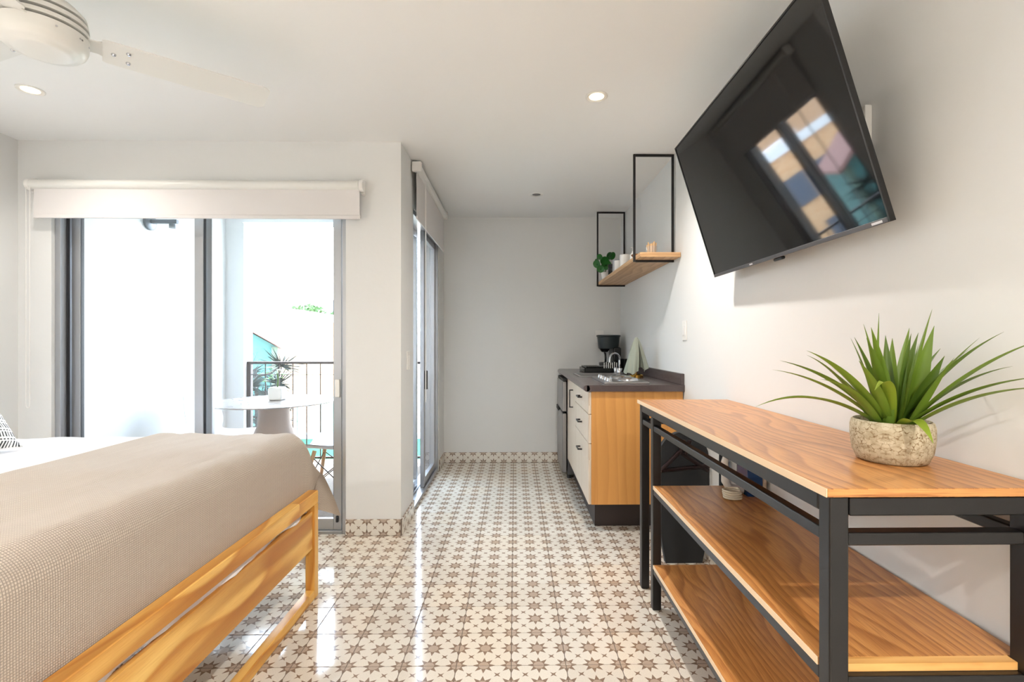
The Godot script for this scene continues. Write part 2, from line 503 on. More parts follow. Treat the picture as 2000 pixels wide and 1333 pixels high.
func build_room():
	var b := bx(1.04, 1.19, 0, 2.4, -1.6, 4.95)
	structure("wall_right", b, M.wall)
	structure("wall_back", bx(-0.845, 1.04, 0, 2.4, 4.8, 4.95), M.wall)
	structure("wall_left", bx(-3.15, -3.0, 0, 2.4, -1.6, 3.15), M.wall)
	structure("wall_rear", bx(-3.15, 1.19, 0, 2.4, -1.75, -1.6), M.wall)
	b = Mb.new()
	addbx(b, -3.0, -2.8, 0, 2.4, 3.0, 3.15)
	addbx(b, -2.8, -1.03, 2.1, 2.4, 3.0, 3.15)
	addbx(b, -1.03, -0.695, 0, 2.4, 3.0, 3.15)
	structure("wall_balcony", b, M.wall)
	b = Mb.new()
	addbx(b, -0.845, -0.695, 0, 2.4, 3.15, 3.36)
	addbx(b, -0.845, -0.695, 2.1, 2.4, 3.36, 4.49)
	addbx(b, -0.845, -0.695, 0, 2.4, 4.49, 4.8)
	structure("wall_kitchen", b, M.wall)
	structure("ceiling", bx(-3.15, 1.19, 2.4, 2.6, -1.75, 4.95), M.ceiling)

	# floor: each tile its own piece, recessed dark joints between
	var fl := setting("floor")
	part("grout_bed", bx(-3.15, 1.19, -0.14, -0.0012, -1.75, 4.95), M.grout, fl)
	var tb := Mb.new()
	tb.box(Vector3(-0.0987, -0.012, -0.0987), Vector3(0.0987, 0.0, 0.0987), 0.001, 0)
	var t0 := PackedVector2Array()
	for p in tb.v: t0.append(Vector2((p.x + 0.1) / 0.2, (p.z + 0.1) / 0.2))
	tb.t = t0
	var shape := tb.mesh()
	var rest := Mb.new()
	var ir := RandomNumberGenerator.new()
	ir.seed = 12
	var spots := []
	for i in range(-16, 6):
		for j in range(-9, 25):
			var x := -0.013 + 0.2 * i + 0.1; var d := -0.012 + 0.2 * j + 0.1
			if x < -3.05 or x > 1.1 or d > 4.85: continue
			if d > 3.1 and x < -0.8: continue
			var under_bed := x < -1.5 and d < 2.2
			spots.append([x, d, d > 1.3 and not under_bed and x / d > -1.06 and x / d < 1.0])
	var count := 0
	for s in spots:
		if s[2] and count < 300:
			count += 1
			var m := MeshInstance3D.new()
			m.name = "tile"
			m.mesh = shape
			m.material_override = M["tile_%d" % (ir.randi() % 3)]
			m.position = P(s[0], ir.randf_range(-0.0004, 0.0002), s[1])
			m.rotation = Vector3(ir.randf_range(-0.0015, 0.0015), 0, ir.randf_range(-0.0015, 0.0015))
			fl.add_child(m, true)
		else:
			for k in tb.v.size(): rest.v.append(tb.v[k] + P(s[0], 0, s[1]))
			rest.n.append_array(tb.n); rest.t.append_array(tb.t)
	var rm := part("tile_field", rest, M.tile_rest, fl)
	rm.set_meta("kind", "stuff")
	print("tiles ", count, " of ", spots.size())

	skirting("baseboard_balcony", Vector3(-1.03, 0, -3.0), Vector3(1, 0, 0), 0.335, Vector3(0, 0, 1), 0.07)
	skirting("baseboard_kitchen_near", Vector3(-0.695, 0, -3.0), Vector3(0, 0, -1), 0.36, Vector3(1, 0, 0), 0.03)
	skirting("baseboard_kitchen_far", Vector3(-0.695, 0, -4.49), Vector3(0, 0, -1), 0.31, Vector3(1, 0, 0), 0.0)
	skirting("baseboard_back", Vector3(-0.695, 0, -4.8), Vector3(1, 0, 0), 1.2, Vector3(0, 0, 1), 0.013)
	skirting("baseboard_right", Vector3(1.04, 0, 1.6), Vector3(0, 0, -1), 4.6, Vector3(-1, 0, 0), 0.0)
	skirting("baseboard_left", Vector3(-3.0, 0, 1.6), Vector3(0, 0, -1), 4.6, Vector3(1, 0, 0), 0.0)

func skirting(called: String, from: Vector3, along: Vector3, length: float, out: Vector3, shift: float):
	var root := setting(called, from)
	var at := 0.0
	while at < length - 0.004:
		var first := shift if at == 0.0 else 0.0
		var w := minf(0.2 - first, length - at)
		var b := Mb.new()
		var lo := from + along * (at + 0.0007); var hi := from + along * (at + w - 0.0007) + Vector3(0, 0.099, 0) + out * 0.009
		var a := Vector3(minf(lo.x, hi.x), 0, minf(lo.z, hi.z)); var c := Vector3(maxf(lo.x, hi.x), 0.099, maxf(lo.z, hi.z))
		b.box(a, c, 0.0012)
		var uv := PackedVector2Array()
		for p in b.v:
			uv.append(Vector2(((p - from).dot(along) - at + first) / 0.2, p.y / 0.2 + (p - from).dot(out) * 0.0))
		b.t = uv
		part("tile", b, M.tile_0, root)
		at += w
	var g := Mb.new()
	var e := from + along * length + Vector3(0, 0.098, 0) + out * 0.006
	g.box(Vector3(minf(from.x, e.x), 0, minf(from.z, e.z)), Vector3(maxf(from.x, e.x), e.y, maxf(from.z, e.z)))
	part("grout_line", g, M.grout, root)

func build_doors():
	# sliding balcony door in the window wall
	var door := setting("door_1", P(-1.915, 0, 3.07))
	var f := Mb.new()
	addbx(f, -2.8, -2.765, 0, 2.1, 3.02, 3.13, 0.003)
	addbx(f, -1.06, -1.03, 0, 2.1, 3.02, 3.13, 0.003)
	addbx(f, -2.765, -1.06, 2.065, 2.1, 3.02, 3.13, 0.003)
	addbx(f, -2.765, -1.06, 0.0, 0.02, 3.02, 3.13, 0.003)
	part("frame", f, M.aluminium, door)
	var gk := Mb.new()
	addbx(gk, -2.765, -2.757, 0.02, 2.065, 3.06, 3.075)
	addbx(gk, -1.068, -1.06, 0.02, 2.065, 3.085, 3.1)
	part("gasket", gk, M.dark_gasket, door)
	for s in [[-2.757, -1.89, 3.085, 3.115], [-1.968, -1.068, 3.035, 3.065]]:
		var p := Mb.new()
		addbx(p, s[0], s[0] + 0.055, 0.02, 2.065, s[2], s[3], 0.003)
		addbx(p, s[1] - 0.05, s[1], 0.02, 2.065, s[2], s[3], 0.003)
		addbx(p, s[0] + 0.055, s[1] - 0.05, 0.02, 0.09, s[2], s[3], 0.003)
		addbx(p, s[0] + 0.055, s[1] - 0.05, 2.01, 2.065, s[2], s[3], 0.003)
		var leaf := part("sash", p, M.aluminium, door)
		var gl := Mb.new()
		var mid: float = (s[2] + s[3]) / 2.0
		gl.quad(P(s[0] + 0.05, 0.085, mid), P(s[1] - 0.045, 0.085, mid), P(s[1] - 0.045, 2.015, mid), P(s[0] + 0.05, 2.015, mid), Vector3(0, 0, 1))
		part("pane", gl, M.pane, leaf)
		var dk := Mb.new()
		addbx(dk, s[1] - 0.052, s[1] - 0.048, 0.09, 2.01, s[2] + 0.004, s[3] - 0.004)
		addbx(dk, s[0] + 0.053, s[0] + 0.057, 0.09, 2.01, s[2] + 0.004, s[3] - 0.004)
		part("seal", dk, M.dark_gasket, leaf)
	part("latch", bx(-1.105, -1.075, 0.84, 0.95, 3.02, 3.035, 0.004), M.white_plastic, door)
	part("floor_lock", bx(-1.1, -1.085, 0.07, 0.11, 3.022, 3.036, 0.003), M.dark_gasket, door)
	# sliding door of the kitchen passage
	door = setting("door_2", P(-0.77, 0, 3.92))
	f = Mb.new()
	addbx(f, -0.835, -0.70, 0, 2.1, 3.36, 3.39, 0.003)
	addbx(f, -0.835, -0.70, 0, 2.1, 4.46, 4.49, 0.003)
	addbx(f, -0.835, -0.70, 2.065, 2.1, 3.39, 4.46, 0.003)
	addbx(f, -0.835, -0.70, 0, 0.02, 3.39, 4.46, 0.003)
	addbx(f, -0.775, -0.765, 0.02, 0.032, 3.39, 4.46)
	addbx(f, -0.71, -0.70, 0.02, 0.032, 3.39, 4.46)
	part("frame", f, M.aluminium, door)
	for s in [[3.39, 3.97, -0.815, -0.785], [3.91, 4.46, -0.755, -0.722]]:
		var p := Mb.new()
		addbx(p, s[2], s[3], 0.02, 2.065, s[0], s[0] + 0.05, 0.003)
		addbx(p, s[2], s[3], 0.02, 2.065, s[1] - 0.05, s[1], 0.003)
		addbx(p, s[2], s[3], 0.02, 0.09, s[0] + 0.05, s[1] - 0.05, 0.003)
		addbx(p, s[2], s[3], 2.01, 2.065, s[0] + 0.05, s[1] - 0.05, 0.003)
		var leaf := part("sash", p, M.aluminium, door)
		var gl := Mb.new()
		var mid: float = (s[2] + s[3]) / 2.0
		gl.quad(P(mid, 0.085, s[0] + 0.045), P(mid, 0.085, s[1] - 0.045), P(mid, 2.015, s[1] - 0.045), P(mid, 2.015, s[0] + 0.045), Vector3(1, 0, 0))
		part("pane", gl, M.pane, leaf)
	part("handle", bx(-0.722, -0.7, 0.8, 0.95, 3.925, 3.945, 0.003), M.dark_gasket, door)

func cord(called: String, parent: Node3D, x: float, d: float, y0: float, y1: float, along: Vector3):
	var pts := [P(x, y0, d) - along * 0.011]
	for k in 9:
		var a := PI * k / 8.0
		pts.append(P(x, y1 + 0.03, d) - along * 0.011 * cos(a) - Vector3(0, sin(a) * 0.03, 0))
	pts.append(P(x, y0, d) + along * 0.011)
	part(called, tub(pts, 0.0022, 6), M.white_plastic, parent)

func build_blinds():
	var t := thing("roller_blind", "white roller blind rolled up above the balcony sliding door beside the bed", "blind", P(-1.9, 2.1, 2.96), "white roller blinds")
	var sp := Transform3D(Basis(Vector3(0, 0, 1), -PI / 2), Vector3.ZERO)
	part("roller", lat([Vector2(0, 0), Vector2(0.029, 0), Vector2(0.029, 1.93), Vector2(0, 1.93)], 24, Transform3D(sp.basis, P(-2.86, 2.113, 2.94))), M.white_enamel, t)
	for x in [-2.885, -0.93]:
		part("end_cap", lat([Vector2(0, 0), Vector2(0.03, 0), Vector2(0.034, 0.004), Vector2(0.034, 0.02), Vector2(0.03, 0.025), Vector2(0, 0.025)], 20, Transform3D(sp.basis, P(x, 2.113, 2.945))), M.white_plastic, t)
		part("bracket", bx(x + 0.003, x + 0.02, 2.07, 2.16, 2.96, 3.0, 0.002), M.white_plastic, t)
	part("fabric", bx(-2.84, -0.925, 1.93, 2.1, 2.932, 2.934), M.blind_fabric, t)
	part("hem_bar", bx(-2.84, -0.92, 1.912, 1.935, 2.927, 2.939, 0.003), M.blind_fabric, t)
	cord("bead_chain", t, -2.862, 2.92, 2.1, 0.79, Vector3(1, 0, 0))
	t = thing("roller_blind", "white roller blind above the kitchen sliding door, close under the ceiling", "blind", P(-0.66, 2.36, 3.9), "white roller blinds")
	var sz := Basis(Vector3(1, 0, 0), -PI / 2)
	part("roller", lat([Vector2(0, 0), Vector2(0.029, 0), Vector2(0.029, 1.25), Vector2(0, 1.25)], 24, Transform3D(sz, P(-0.655, 2.353, 3.30))), M.white_enamel, t)
	for d in [3.275, 4.55]:
		part("end_cap", bx(-0.69, -0.622, 2.318, 2.388, d, d + 0.025, 0.008), M.white_plastic, t)
	part("fabric", bx(-0.662, -0.66, 2.03, 2.35, 3.31, 4.54), M.blind_fabric, t)
	part("hem_bar", bx(-0.666, -0.655, 2.01, 2.033, 3.31, 4.545, 0.003), M.blind_fabric, t)
	cord("bead_chain", t, -0.635, 3.5, 2.34, 0.75, Vector3(0, 0, 1))

func downlight(x: float, d: float, label: String, power: float):
	var t := thing("ceiling_light", label, "light", P(x, 2.4, d), "recessed ceiling spotlights")
	part("trim_ring", lat([Vector2(0.036, 0.0), Vector2(0.036, -0.003), Vector2(0.05, -0.006), Vector2(0.055, -0.003), Vector2(0.055, 0)], 32, mv(P(x, 2.4, d))), M.white_enamel, t)
	var face := lat([Vector2(0, -0.002), Vector2(0.034, -0.002), Vector2(0.036, 0.0)], 24, mv(P(x, 2.4, d)))
	if power > 0.0:
		part("bulb", face, M.bulb, t)
		var s := SpotLight3D.new()
		s.name = "downlight_beam"
		add_child(s)
		s.position = P(x, 2.385, d)
		s.rotation_degrees = Vector3(-90, 0, 0)
		s.spot_angle = 79.0
		s.spot_angle_attenuation = 1.0
		s.light_color = Color(1.0, 0.978, 0.95)
		s.light_energy = power
		s.light_size = 0.035
		s.spot_range = 12.0
		s.spot_attenuation = 2.0
		s.shadow_enabled = true
	else:
		part("bulb", face, M.lens_off, t)


func build_fittings():
	downlight(0.405, 2.425, "lit recessed spotlight in the ceiling nearest the television", 0.9)
	downlight(-2.34, 2.4, "lit recessed spotlight in the ceiling above the bed by the fan", 0.4)
	downlight(0.178, 4.05, "unlit recessed spotlight in the ceiling of the kitchen passage", 0.0)
	downlight(0.405, -0.8, "added recessed spotlight behind the camera, unseen fill for the console side", 3.0)  # unseen lamp added behind the camera as fill, stronger than the visible ones
	downlight(-2.34, -0.5, "added recessed spotlight behind the camera, unseen fill for the bed side", 3.3)  # second added lamp out of view, lifts the bed and the ambient light
	var t := thing("light_switch", "white light switch plate on the pillar beside the kitchen sliding door", "switch", P(-0.695, 1.06, 3.19))
	part("plate", bx(-0.695, -0.688, 1.0, 1.12, 3.155, 3.225, 0.002), M.white_plastic, t)
	part("rocker", bx(-0.688, -0.683, 1.03, 1.09, 3.175, 3.205, 0.002), M.white_plastic, t)
	t = thing("light_switch", "white light switch plate on the right wall beside the worktop", "switch", P(1.04, 1.25, 2.98))
	part("plate", bx(1.033, 1.04, 1.19, 1.31, 2.945, 3.015, 0.002), M.white_plastic, t)
	part("rocker", bx(1.028, 1.033, 1.22, 1.28, 2.965, 2.995, 0.002), M.white_plastic, t)
	t = thing("power_outlet", "white power outlet on the back wall behind the coffee maker", "outlet", P(0.83, 1.23, 4.8))
	part("plate", bx(0.79, 0.87, 1.17, 1.29, 4.792, 4.8, 0.002), M.white_plastic, t)
	part("plug", bx(0.81, 0.845, 1.2, 1.25, 4.765, 4.792, 0.004), M.white_plastic, t)

func build_fan():
	var c := P(-1.52, 0, 1.6)
	var t := thing("ceiling_fan", "cream white ceiling fan with three flat blades above the bed", "fan", P(-1.52, 2.4, 1.6))
	part("canopy", lat([Vector2(0, 0), Vector2(0.07, 0), Vector2(0.068, -0.02), Vector2(0.045, -0.05), Vector2(0.018, -0.06), Vector2(0, -0.06)], 28, mv(P(-1.52, 2.4, 1.6))), M.white_enamel, t)
	part("downrod", tub([P(-1.52, 2.35, 1.6), P(-1.52, 2.26, 1.6)], 0.014, 12), M.white_enamel, t)
	var prof := [Vector2(0, 0.19), Vector2(0.05, 0.19), Vector2(0.095, 0.175), Vector2(0.12, 0.15), Vector2(0.122, 0.138), Vector2(0.066, 0.136), Vector2(0.066, 0.13), Vector2(0.124, 0.128), Vector2(0.127, 0.112), Vector2(0.066, 0.11), Vector2(0.066, 0.104), Vector2(0.127, 0.102), Vector2(0.128, 0.088), Vector2(0.066, 0.086), Vector2(0.066, 0.081), Vector2(0.127, 0.079), Vector2(0.125, 0.045), Vector2(0.118, 0.028), Vector2(0.105, 0.017), Vector2(0.088, 0.014), Vector2(0.085, 0.01), Vector2(0.07, 0.008), Vector2(0.03, 0.004), Vector2(0, 0.003)]
	prof.reverse()
	for k in prof.size(): prof[k] = Vector2(prof[k].x * 0.9, prof[k].y * 0.95)
	var hub := part("motor_housing", lat(prof, 48, mv(c + Vector3(0, 2.105, 0)), 0.6), M.white_enamel, t)
	for a in [40.0, 100.0, 62.0, 66.0]:
		var r := deg_to_rad(-a)
		var q := c + Vector3(cos(r + 1.2) * 0.1132, 2.105 + 0.057, -sin(r + 1.2) * 0.1132)
		part("screw", lat([Vector2(0, 0.002), Vector2(0.003, 0.002), Vector2(0.003, 0)], 8, Transform3D(Basis(Quaternion(Vector3.UP, (q - c - Vector3(0, 2.162, 0)).normalized())), q)), M.chrome, hub)
	for k in 3:
		var a := deg_to_rad(39.8 + 120.0 * k)
		var dir := Vector3(cos(a), 0, -sin(a))
		var side := Vector3(-sin(a), 0, -cos(a))
		var xf := Transform3D(Basis(dir, Vector3.UP, -side).orthonormalized(), c + Vector3(0, 2.175, 0))
		xf = xf * Transform3D(Basis(Vector3(1, 0, 0), deg_to_rad(-12)), Vector3.ZERO)
		var br := Mb.new()
		br.prism(PackedVector2Array([Vector2(0.09, -0.03), Vector2(0.135, -0.03), Vector2(0.16, -0.045), Vector2(0.22, -0.045), Vector2(0.235, -0.03), Vector2(0.235, 0.03), Vector2(0.22, 0.045), Vector2(0.16, 0.045), Vector2(0.135, 0.03), Vector2(0.09, 0.03)]), 0.004, xf * Transform3D(Basis(Vector3(1, 0, 0), PI / 2), Vector3(0, 0.009, 0)))
		part("blade_bracket", br, M.white_enamel, t)
		var bl := Mb.new()
		bl.prism(PackedVector2Array([Vector2(0.145, -0.052), Vector2(0.155, -0.058), Vector2(0.64, -0.066), Vector2(0.657, -0.05), Vector2(0.657, 0.05), Vector2(0.64, 0.066), Vector2(0.155, 0.058), Vector2(0.145, 0.052)]), 0.005, xf * Transform3D(Basis(Vector3(1, 0, 0), PI / 2), Vector3(0, 0.004, 0)))
		var blade := part("blade", bl, M.white_enamel, t)
		for p in [[0.175, 0.0], [0.215, -0.025], [0.215, 0.025]]:
			part("screw", lat([Vector2(0, -0.0065), Vector2(0.005, -0.0055), Vector2(0.0075, -0.002), Vector2(0.0075, 0)], 12, xf * mv(Vector3(p[0], -0.001, p[1]))), M.chrome, blade)
	var y := 2.2
	var links := Mb.new()
	links.tube([P(-1.668, 2.2, 1.56), P(-1.668, 1.9, 1.56)], 0.0014, 6)
	for k in 36: links.lathe([Vector2(0, 0.003), Vector2(0.0024, 0.0016), Vector2(0.0024, -0.0016), Vector2(0, -0.003)], 6, mv(P(-1.668, 2.195 - k * 0.0082, 1.56)))
	part("pull_chain", links, M.brass, t)
	part("pull_knob", lat([Vector2(0, 1.868), Vector2(0.005, 1.87), Vector2(0.0055, 1.89), Vector2(0.003, 1.902), Vector2(0, 1.902)], 12, mv(P(-1.668, 0, 1.56))), M.white_plastic, t)
	part("chain_outlet", tub([P(-1.63, 2.21, 1.58), P(-1.668, 2.208, 1.56), P(-1.668, 2.195, 1.56)], 0.006, 8), M.chrome, t)

# ---------------------------------------------------------------- television
func build_tv():
	var t := thing("television", "black flat television tilted forward high on the right wall", "television")
	t.transform = Transform3D(Basis(Vector3(-0.016, -0.006, 1.0), Vector3(-0.299, 0.954, 0.001), Vector3(-0.954, -0.299, -0.017)).orthonormalized(), P(0.8512, 1.793, 1.7677))
	origin[t] = Vector3.ZERO
	var w := 0.56; var h := 0.3225
	var b := Mb.new()
	b.box(Vector3(-w + 0.006, -h + 0.014, -0.004), Vector3(w - 0.006, h - 0.006, 0.0), 0.0)
	part("screen", b, M.tv_screen, t, "glossy black screen")
	b = Mb.new()
	b.box(Vector3(-w, h - 0.006, -0.013), Vector3(w, h, 0.003), 0.001)
	b.box(Vector3(-w, -h, -0.013), Vector3(-w + 0.006, h - 0.006, 0.003), 0.001)
	b.box(Vector3(w - 0.006, -h, -0.013), Vector3(w, h - 0.006, 0.003), 0.001)
	part("bezel", b, M.tv_bezel, t)
	b = Mb.new()
	b.box(Vector3(-w + 0.006, -h, -0.013), Vector3(w - 0.006, -h + 0.014, 0.005), 0.002)
	var lip := part("bottom_lip", b, M.tv_lip, t, "grey lower edge strip")
	b = Mb.new()
	b.box(Vector3(-0.19, -h + 0.004, 0.005), Vector3(-0.165, -h + 0.0095, 0.0056))
	part("logo", b, M.print_white, lip)
	b = Mb.new()
	b.box(Vector3(w - 0.06, -h + 0.0035, 0.005), Vector3(w - 0.022, -h + 0.01, 0.0056))
	part("logo", b, M.print_white, lip)
	b = Mb.new()
	b.box(Vector3(-w + 0.004, -h + 0.004, -0.016), Vector3(w - 0.004, h - 0.004, -0.004), 0.004)
	b.box(Vector3(-0.4, -h + 0.03, -0.055), Vector3(0.4, 0.08, -0.016), 0.012)
	part("back_housing", b, M.tv_bezel, t)
	b = Mb.new()
	b.box(Vector3(-0.03, -h - 0.012, -0.02), Vector3(0.03, -h, -0.004), 0.004)
	part("sensor", b, M.tv_bezel, t)
	b = Mb.new()
	b.box(Vector3(-0.12, -0.1, -0.08), Vector3(0.12, 0.1, -0.065), 0.003)
	b.tube([Vector3(0, 0.0, -0.07), Vector3(0, -0.03, -0.13)], 0.02, 8)
	part("mount", b, M.black_frame, t)
	t = thing("cable_box", "small white cable plate on the right wall behind the television", "wall plate", P(1.03, 1.8, 1.47))
	part("plate", bx(1.018, 1.04, 1.752, 1.872, 1.41, 1.53, 0.003), M.white_plastic, t)
	part("socket", bx(1.013, 1.018, 1.8, 1.84, 1.46, 1.5, 0.002), M.dark_gasket, t)

# ---------------------------------------------------------------- kitchen
func pull(parent: Node3D, y: float, d0: float, d1: float):
	var b := Mb.new()
	addbx(b, 0.421, 0.429, y - 0.005, y + 0.005, d0, d1, 0.001)
	addbx(b, 0.429, 0.451, y - 0.005, y + 0.005, d0, d0 + 0.008)
	addbx(b, 0.429, 0.451, y - 0.005, y + 0.005, d1 - 0.008, d1)
	part("handle", b, M.handle_black, parent, "black bar handle")

func build_kitchen():
	var t := thing("drawer_cabinet", "wooden kitchen base cabinet with three drawers under the granite worktop", "cabinet", P(0.74, 0, 3.33))
	part("side_panel", bx(0.469, 1.034, 0.18, 0.876, 3.0, 3.018, 0.001, 1, Vector2(0.1, 0.3)), M.cabinet_wood, t)
	part("carcass", bx(0.47, 1.03, 0.18, 0.875, 3.018, 3.66), M.front_wood, t)
	part("toe_kick", bx(0.512, 1.03, 0, 0.18, 3.135, 3.66), M.toe_kick, t)
	for r in [[0.737, 0.872, 0.81], [0.557, 0.733, 0.645], [0.182, 0.553, 0.46]]:
		var dr := part("drawer", bx(0.451, 0.469, r[0], r[1], 3.0, 3.655, 0.002, 1, Vector2(r[0] * 3.0, 0.0)), M.front_wood, t)
		pull(dr, r[2], 3.28, 3.38)
	part("towel_knob", lat([Vector2(0, 0.03), Vector2(0.01, 0.028), Vector2(0.014, 0.02), Vector2(0.01, 0.012), Vector2(0.005, 0.008), Vector2(0.008, 0), Vector2(0, 0)], 16, Transform3D(Basis(Vector3(1, 0, 0), PI / 2), P(0.803, 0.416, 3.0))), M.chrome, t, "round chrome knob")
	t = thing("sink_cabinet", "wooden kitchen base cabinet with a tall door beside the small fridge", "cabinet", P(0.74, 0, 3.93))
	part("carcass", bx(0.47, 1.03, 0.18, 0.72, 3.665, 4.19), M.front_wood, t)
	part("toe_kick", bx(0.512, 1.03, 0, 0.18, 3.66, 4.19), M.toe_kick, t)
	var dr := part("door", bx(0.451, 0.469, 0.182, 0.872, 3.66, 4.187, 0.002, 1, Vector2(0.2, 0.3)), M.front_wood, t)
	var b := Mb.new()
	addbx(b, 0.421, 0.429, 0.67, 0.81, 3.79, 3.8, 0.001)
	addbx(b, 0.429, 0.451, 0.67, 0.678, 3.79, 3.8)
	addbx(b, 0.429, 0.451, 0.802, 0.81, 3.79, 3.8)
	part("handle", b, M.handle_black, dr, "black bar handle")
	# worktop, with the opening of the sink left free
	t = thing("worktop", "dark speckled granite worktop with a low upstand along the right wall", "worktop", P(0.73, 0.876, 3.9))
	b = Mb.new()
	addbx(b, 0.44, 1.04, 0.876, 0.916, 2.985, 3.7)
	addbx(b, 0.44, 0.5, 0.876, 0.916, 3.7, 4.06)
	addbx(b, 0.82, 1.04, 0.876, 0.916, 3.7, 4.06)
	addbx(b, 0.44, 1.04, 0.876, 0.916, 4.06, 4.8)
	b.lathe([Vector2(0, 0), Vector2(0.02, 0), Vector2(0.02, 1.815), Vector2(0, 1.815)], 20, Transform3D(Basis(Vector3(1, 0, 0), -PI / 2), P(0.44, 0.896, 2.985)))
	part("slab", b, M.granite, t)
	part("upstand", bx(1.02, 1.04, 0.916, 0.985, 2.99, 4.8, 0.003), M.granite, t)
	# fridge
	t = thing("mini_fridge", "small stainless two-door fridge under the worktop by the back wall", "fridge", P(0.68, 0, 4.46))
	part("body", bx(0.455, 0.98, 0.03, 0.84, 4.22, 4.72, 0.006), M.fridge_grey, t)
	part("freezer_door", bx(0.41, 0.45, 0.575, 0.84, 4.22, 4.72, 0.008), M.fridge_steel, t)
	part("fridge_door", bx(0.41, 0.45, 0.05, 0.563, 4.22, 4.72, 0.008), M.fridge_steel, t)
	part("top_strip", bx(0.415, 0.9, 0.84, 0.862, 4.23, 4.71, 0.006), M.dark_gasket, t)
	part("grip", bx(0.4, 0.418, 0.545, 0.585, 4.52, 4.7, 0.004), M.dark_gasket, t)
	for x in [0.47, 0.93]:
		for d in [4.25, 4.69]: part("foot", lat([Vector2(0, 0), Vector2(0.018, 0), Vector2(0.018, 0.03), Vector2(0, 0.03)], 12, mv(P(x, 0, d))), M.dark_gasket, t)
	# hob
	t = thing("hob", "silver two-burner hob set into the worktop end", "hob", P(0.7, 0.916, 3.3))
	part("plate", bx(0.56, 0.845, 0.916, 0.929, 3.06, 3.55, 0.003), M.steel, t)
	for s in [[0.74, 3.2, 0.062], [0.74, 3.42, 0.075]]:
		var bu := part("burner", lat([Vector2(0, 0.016), Vector2(s[2] * 0.9, 0.016), Vector2(s[2], 0.012), Vector2(s[2] + 0.006, 0.0), Vector2(s[2] + 0.012, 0.002), Vector2(s[2] + 0.012, 0)], 28, mv(P(s[0], 0.929, s[1])) * Transform3D(), 0.6), M.chrome, t)
		part("burner_cap", lat([Vector2(0, 0.022), Vector2(0.03, 0.02), Vector2(0.034, 0.016)], 20, mv(P(s[0], 0.929, s[1]))), M.steel, bu)
	for d in [3.12, 3.22, 3.36, 3.46]:
		part("knob", lat([Vector2(0, 0.02), Vector2(0.013, 0.019), Vector2(0.016, 0.004), Vector2(0.018, 0)], 16, mv(P(0.605, 0.929, d))), M.steel, t)
	# sink
	t = thing("sink", "stainless steel sink bowl let into the granite worktop", "sink", P(0.66, 0.75, 3.88))
	b = Mb.new()
	addbx(b, 0.5, 0.82, 0.745, 0.75, 3.7, 4.06)
	addbx(b, 0.5, 0.505, 0.75, 0.918, 3.7, 4.06)
	addbx(b, 0.815, 0.82, 0.75, 0.918, 3.7, 4.06)
	addbx(b, 0.505, 0.815, 0.75, 0.918, 3.7, 3.705)
	addbx(b, 0.505, 0.815, 0.75, 0.918, 4.055, 4.06)
	part("bowl", b, M.steel, t)
	b = Mb.new()
	addbx(b, 0.485, 0.505, 0.916, 0.921, 3.685, 4.075, 0.002)
	addbx(b, 0.815, 0.835, 0.916, 0.921, 3.685, 4.075, 0.002)
	addbx(b, 0.505, 0.815, 0.916, 0.921, 3.685, 3.705, 0.002)
	addbx(b, 0.505, 0.815, 0.916, 0.921, 4.055, 4.075, 0.002)
	part("rim", b, M.steel, t)
	t = thing("faucet", "chrome swan-neck faucet behind the sink", "faucet", P(0.876, 0.916, 4.09))
	part("base", lat([Vector2(0, 0), Vector2(0.042, 0), Vector2(0.042, 0.005), Vector2(0.026, 0.01), Vector2(0.024, 0.04), Vector2(0.02, 0.045), Vector2(0, 0.046)], 24, mv(P(0.876, 0.916, 4.09))), M.chrome, t)
	part("lever", lat([Vector2(0, 0), Vector2(0.015, 0), Vector2(0.017, 0.03), Vector2(0.012, 0.045), Vector2(0, 0.046)], 16, mv(P(0.845, 0.921, 4.1))), M.chrome, t)
	var pts := [P(0.876, 0.95, 4.09), P(0.876, 1.03, 4.09)]
	for k in 11:
		var a := PI * k / 10.0
		pts.append(P(0.83 + 0.046 * cos(a), 1.035 + 0.05 * sin(a), 4.09 - 0.05 * k / 10.0))
	pts.append(P(0.784, 1.01, 4.04))
	part("spout", tub(pts, 0.0085, 12), M.chrome, t)
	# dish rack
	t = thing("dish_rack", "black plastic dish rack with pale upright tines behind the sink", "dish rack", P(0.73, 0.916, 4.33))
	b = Mb.new()
	addbx(b, 0.6, 0.89, 0.918, 0.928, 4.18, 4.48, 0.003)
	addbx(b, 0.592, 0.602, 0.918, 0.955, 4.175, 4.485, 0.003)
	addbx(b, 0.888, 0.898, 0.918, 0.955, 4.175, 4.485, 0.003)
	addbx(b, 0.602, 0.888, 0.918, 0.955, 4.175, 4.183, 0.003)
	addbx(b, 0.602, 0.888, 0.918, 0.955, 4.477, 4.485, 0.003)
	part("tray", b, M.plastic_black, t)
	for k in 8: part("ridge", bx(0.61 + k * 0.018, 0.617 + k * 0.018, 0.955, 0.968, 4.18, 4.48, 0.002), M.plastic_black, t)
	for k in 7: part("tine", tub([P(0.775 + k * 0.018, 0.928, 4.24), P(0.775 + k * 0.018, 1.0 + 0.006 * (k % 2), 4.24)], 0.004, 8), M.ceramic_white, t)
	# coffee maker
	t = thing("coffee_maker", "black coffee maker with a wide funnel top beside the back wall", "coffee maker", P(0.89, 0.916, 4.63))
	part("base", bx(0.785, 0.99, 0.916, 0.95, 4.52, 4.78, 0.012), M.plastic_black, t)
	part("water_tank", bx(0.915, 0.988, 0.95, 1.13, 4.53, 4.77, 0.012), M.plastic_black, t)
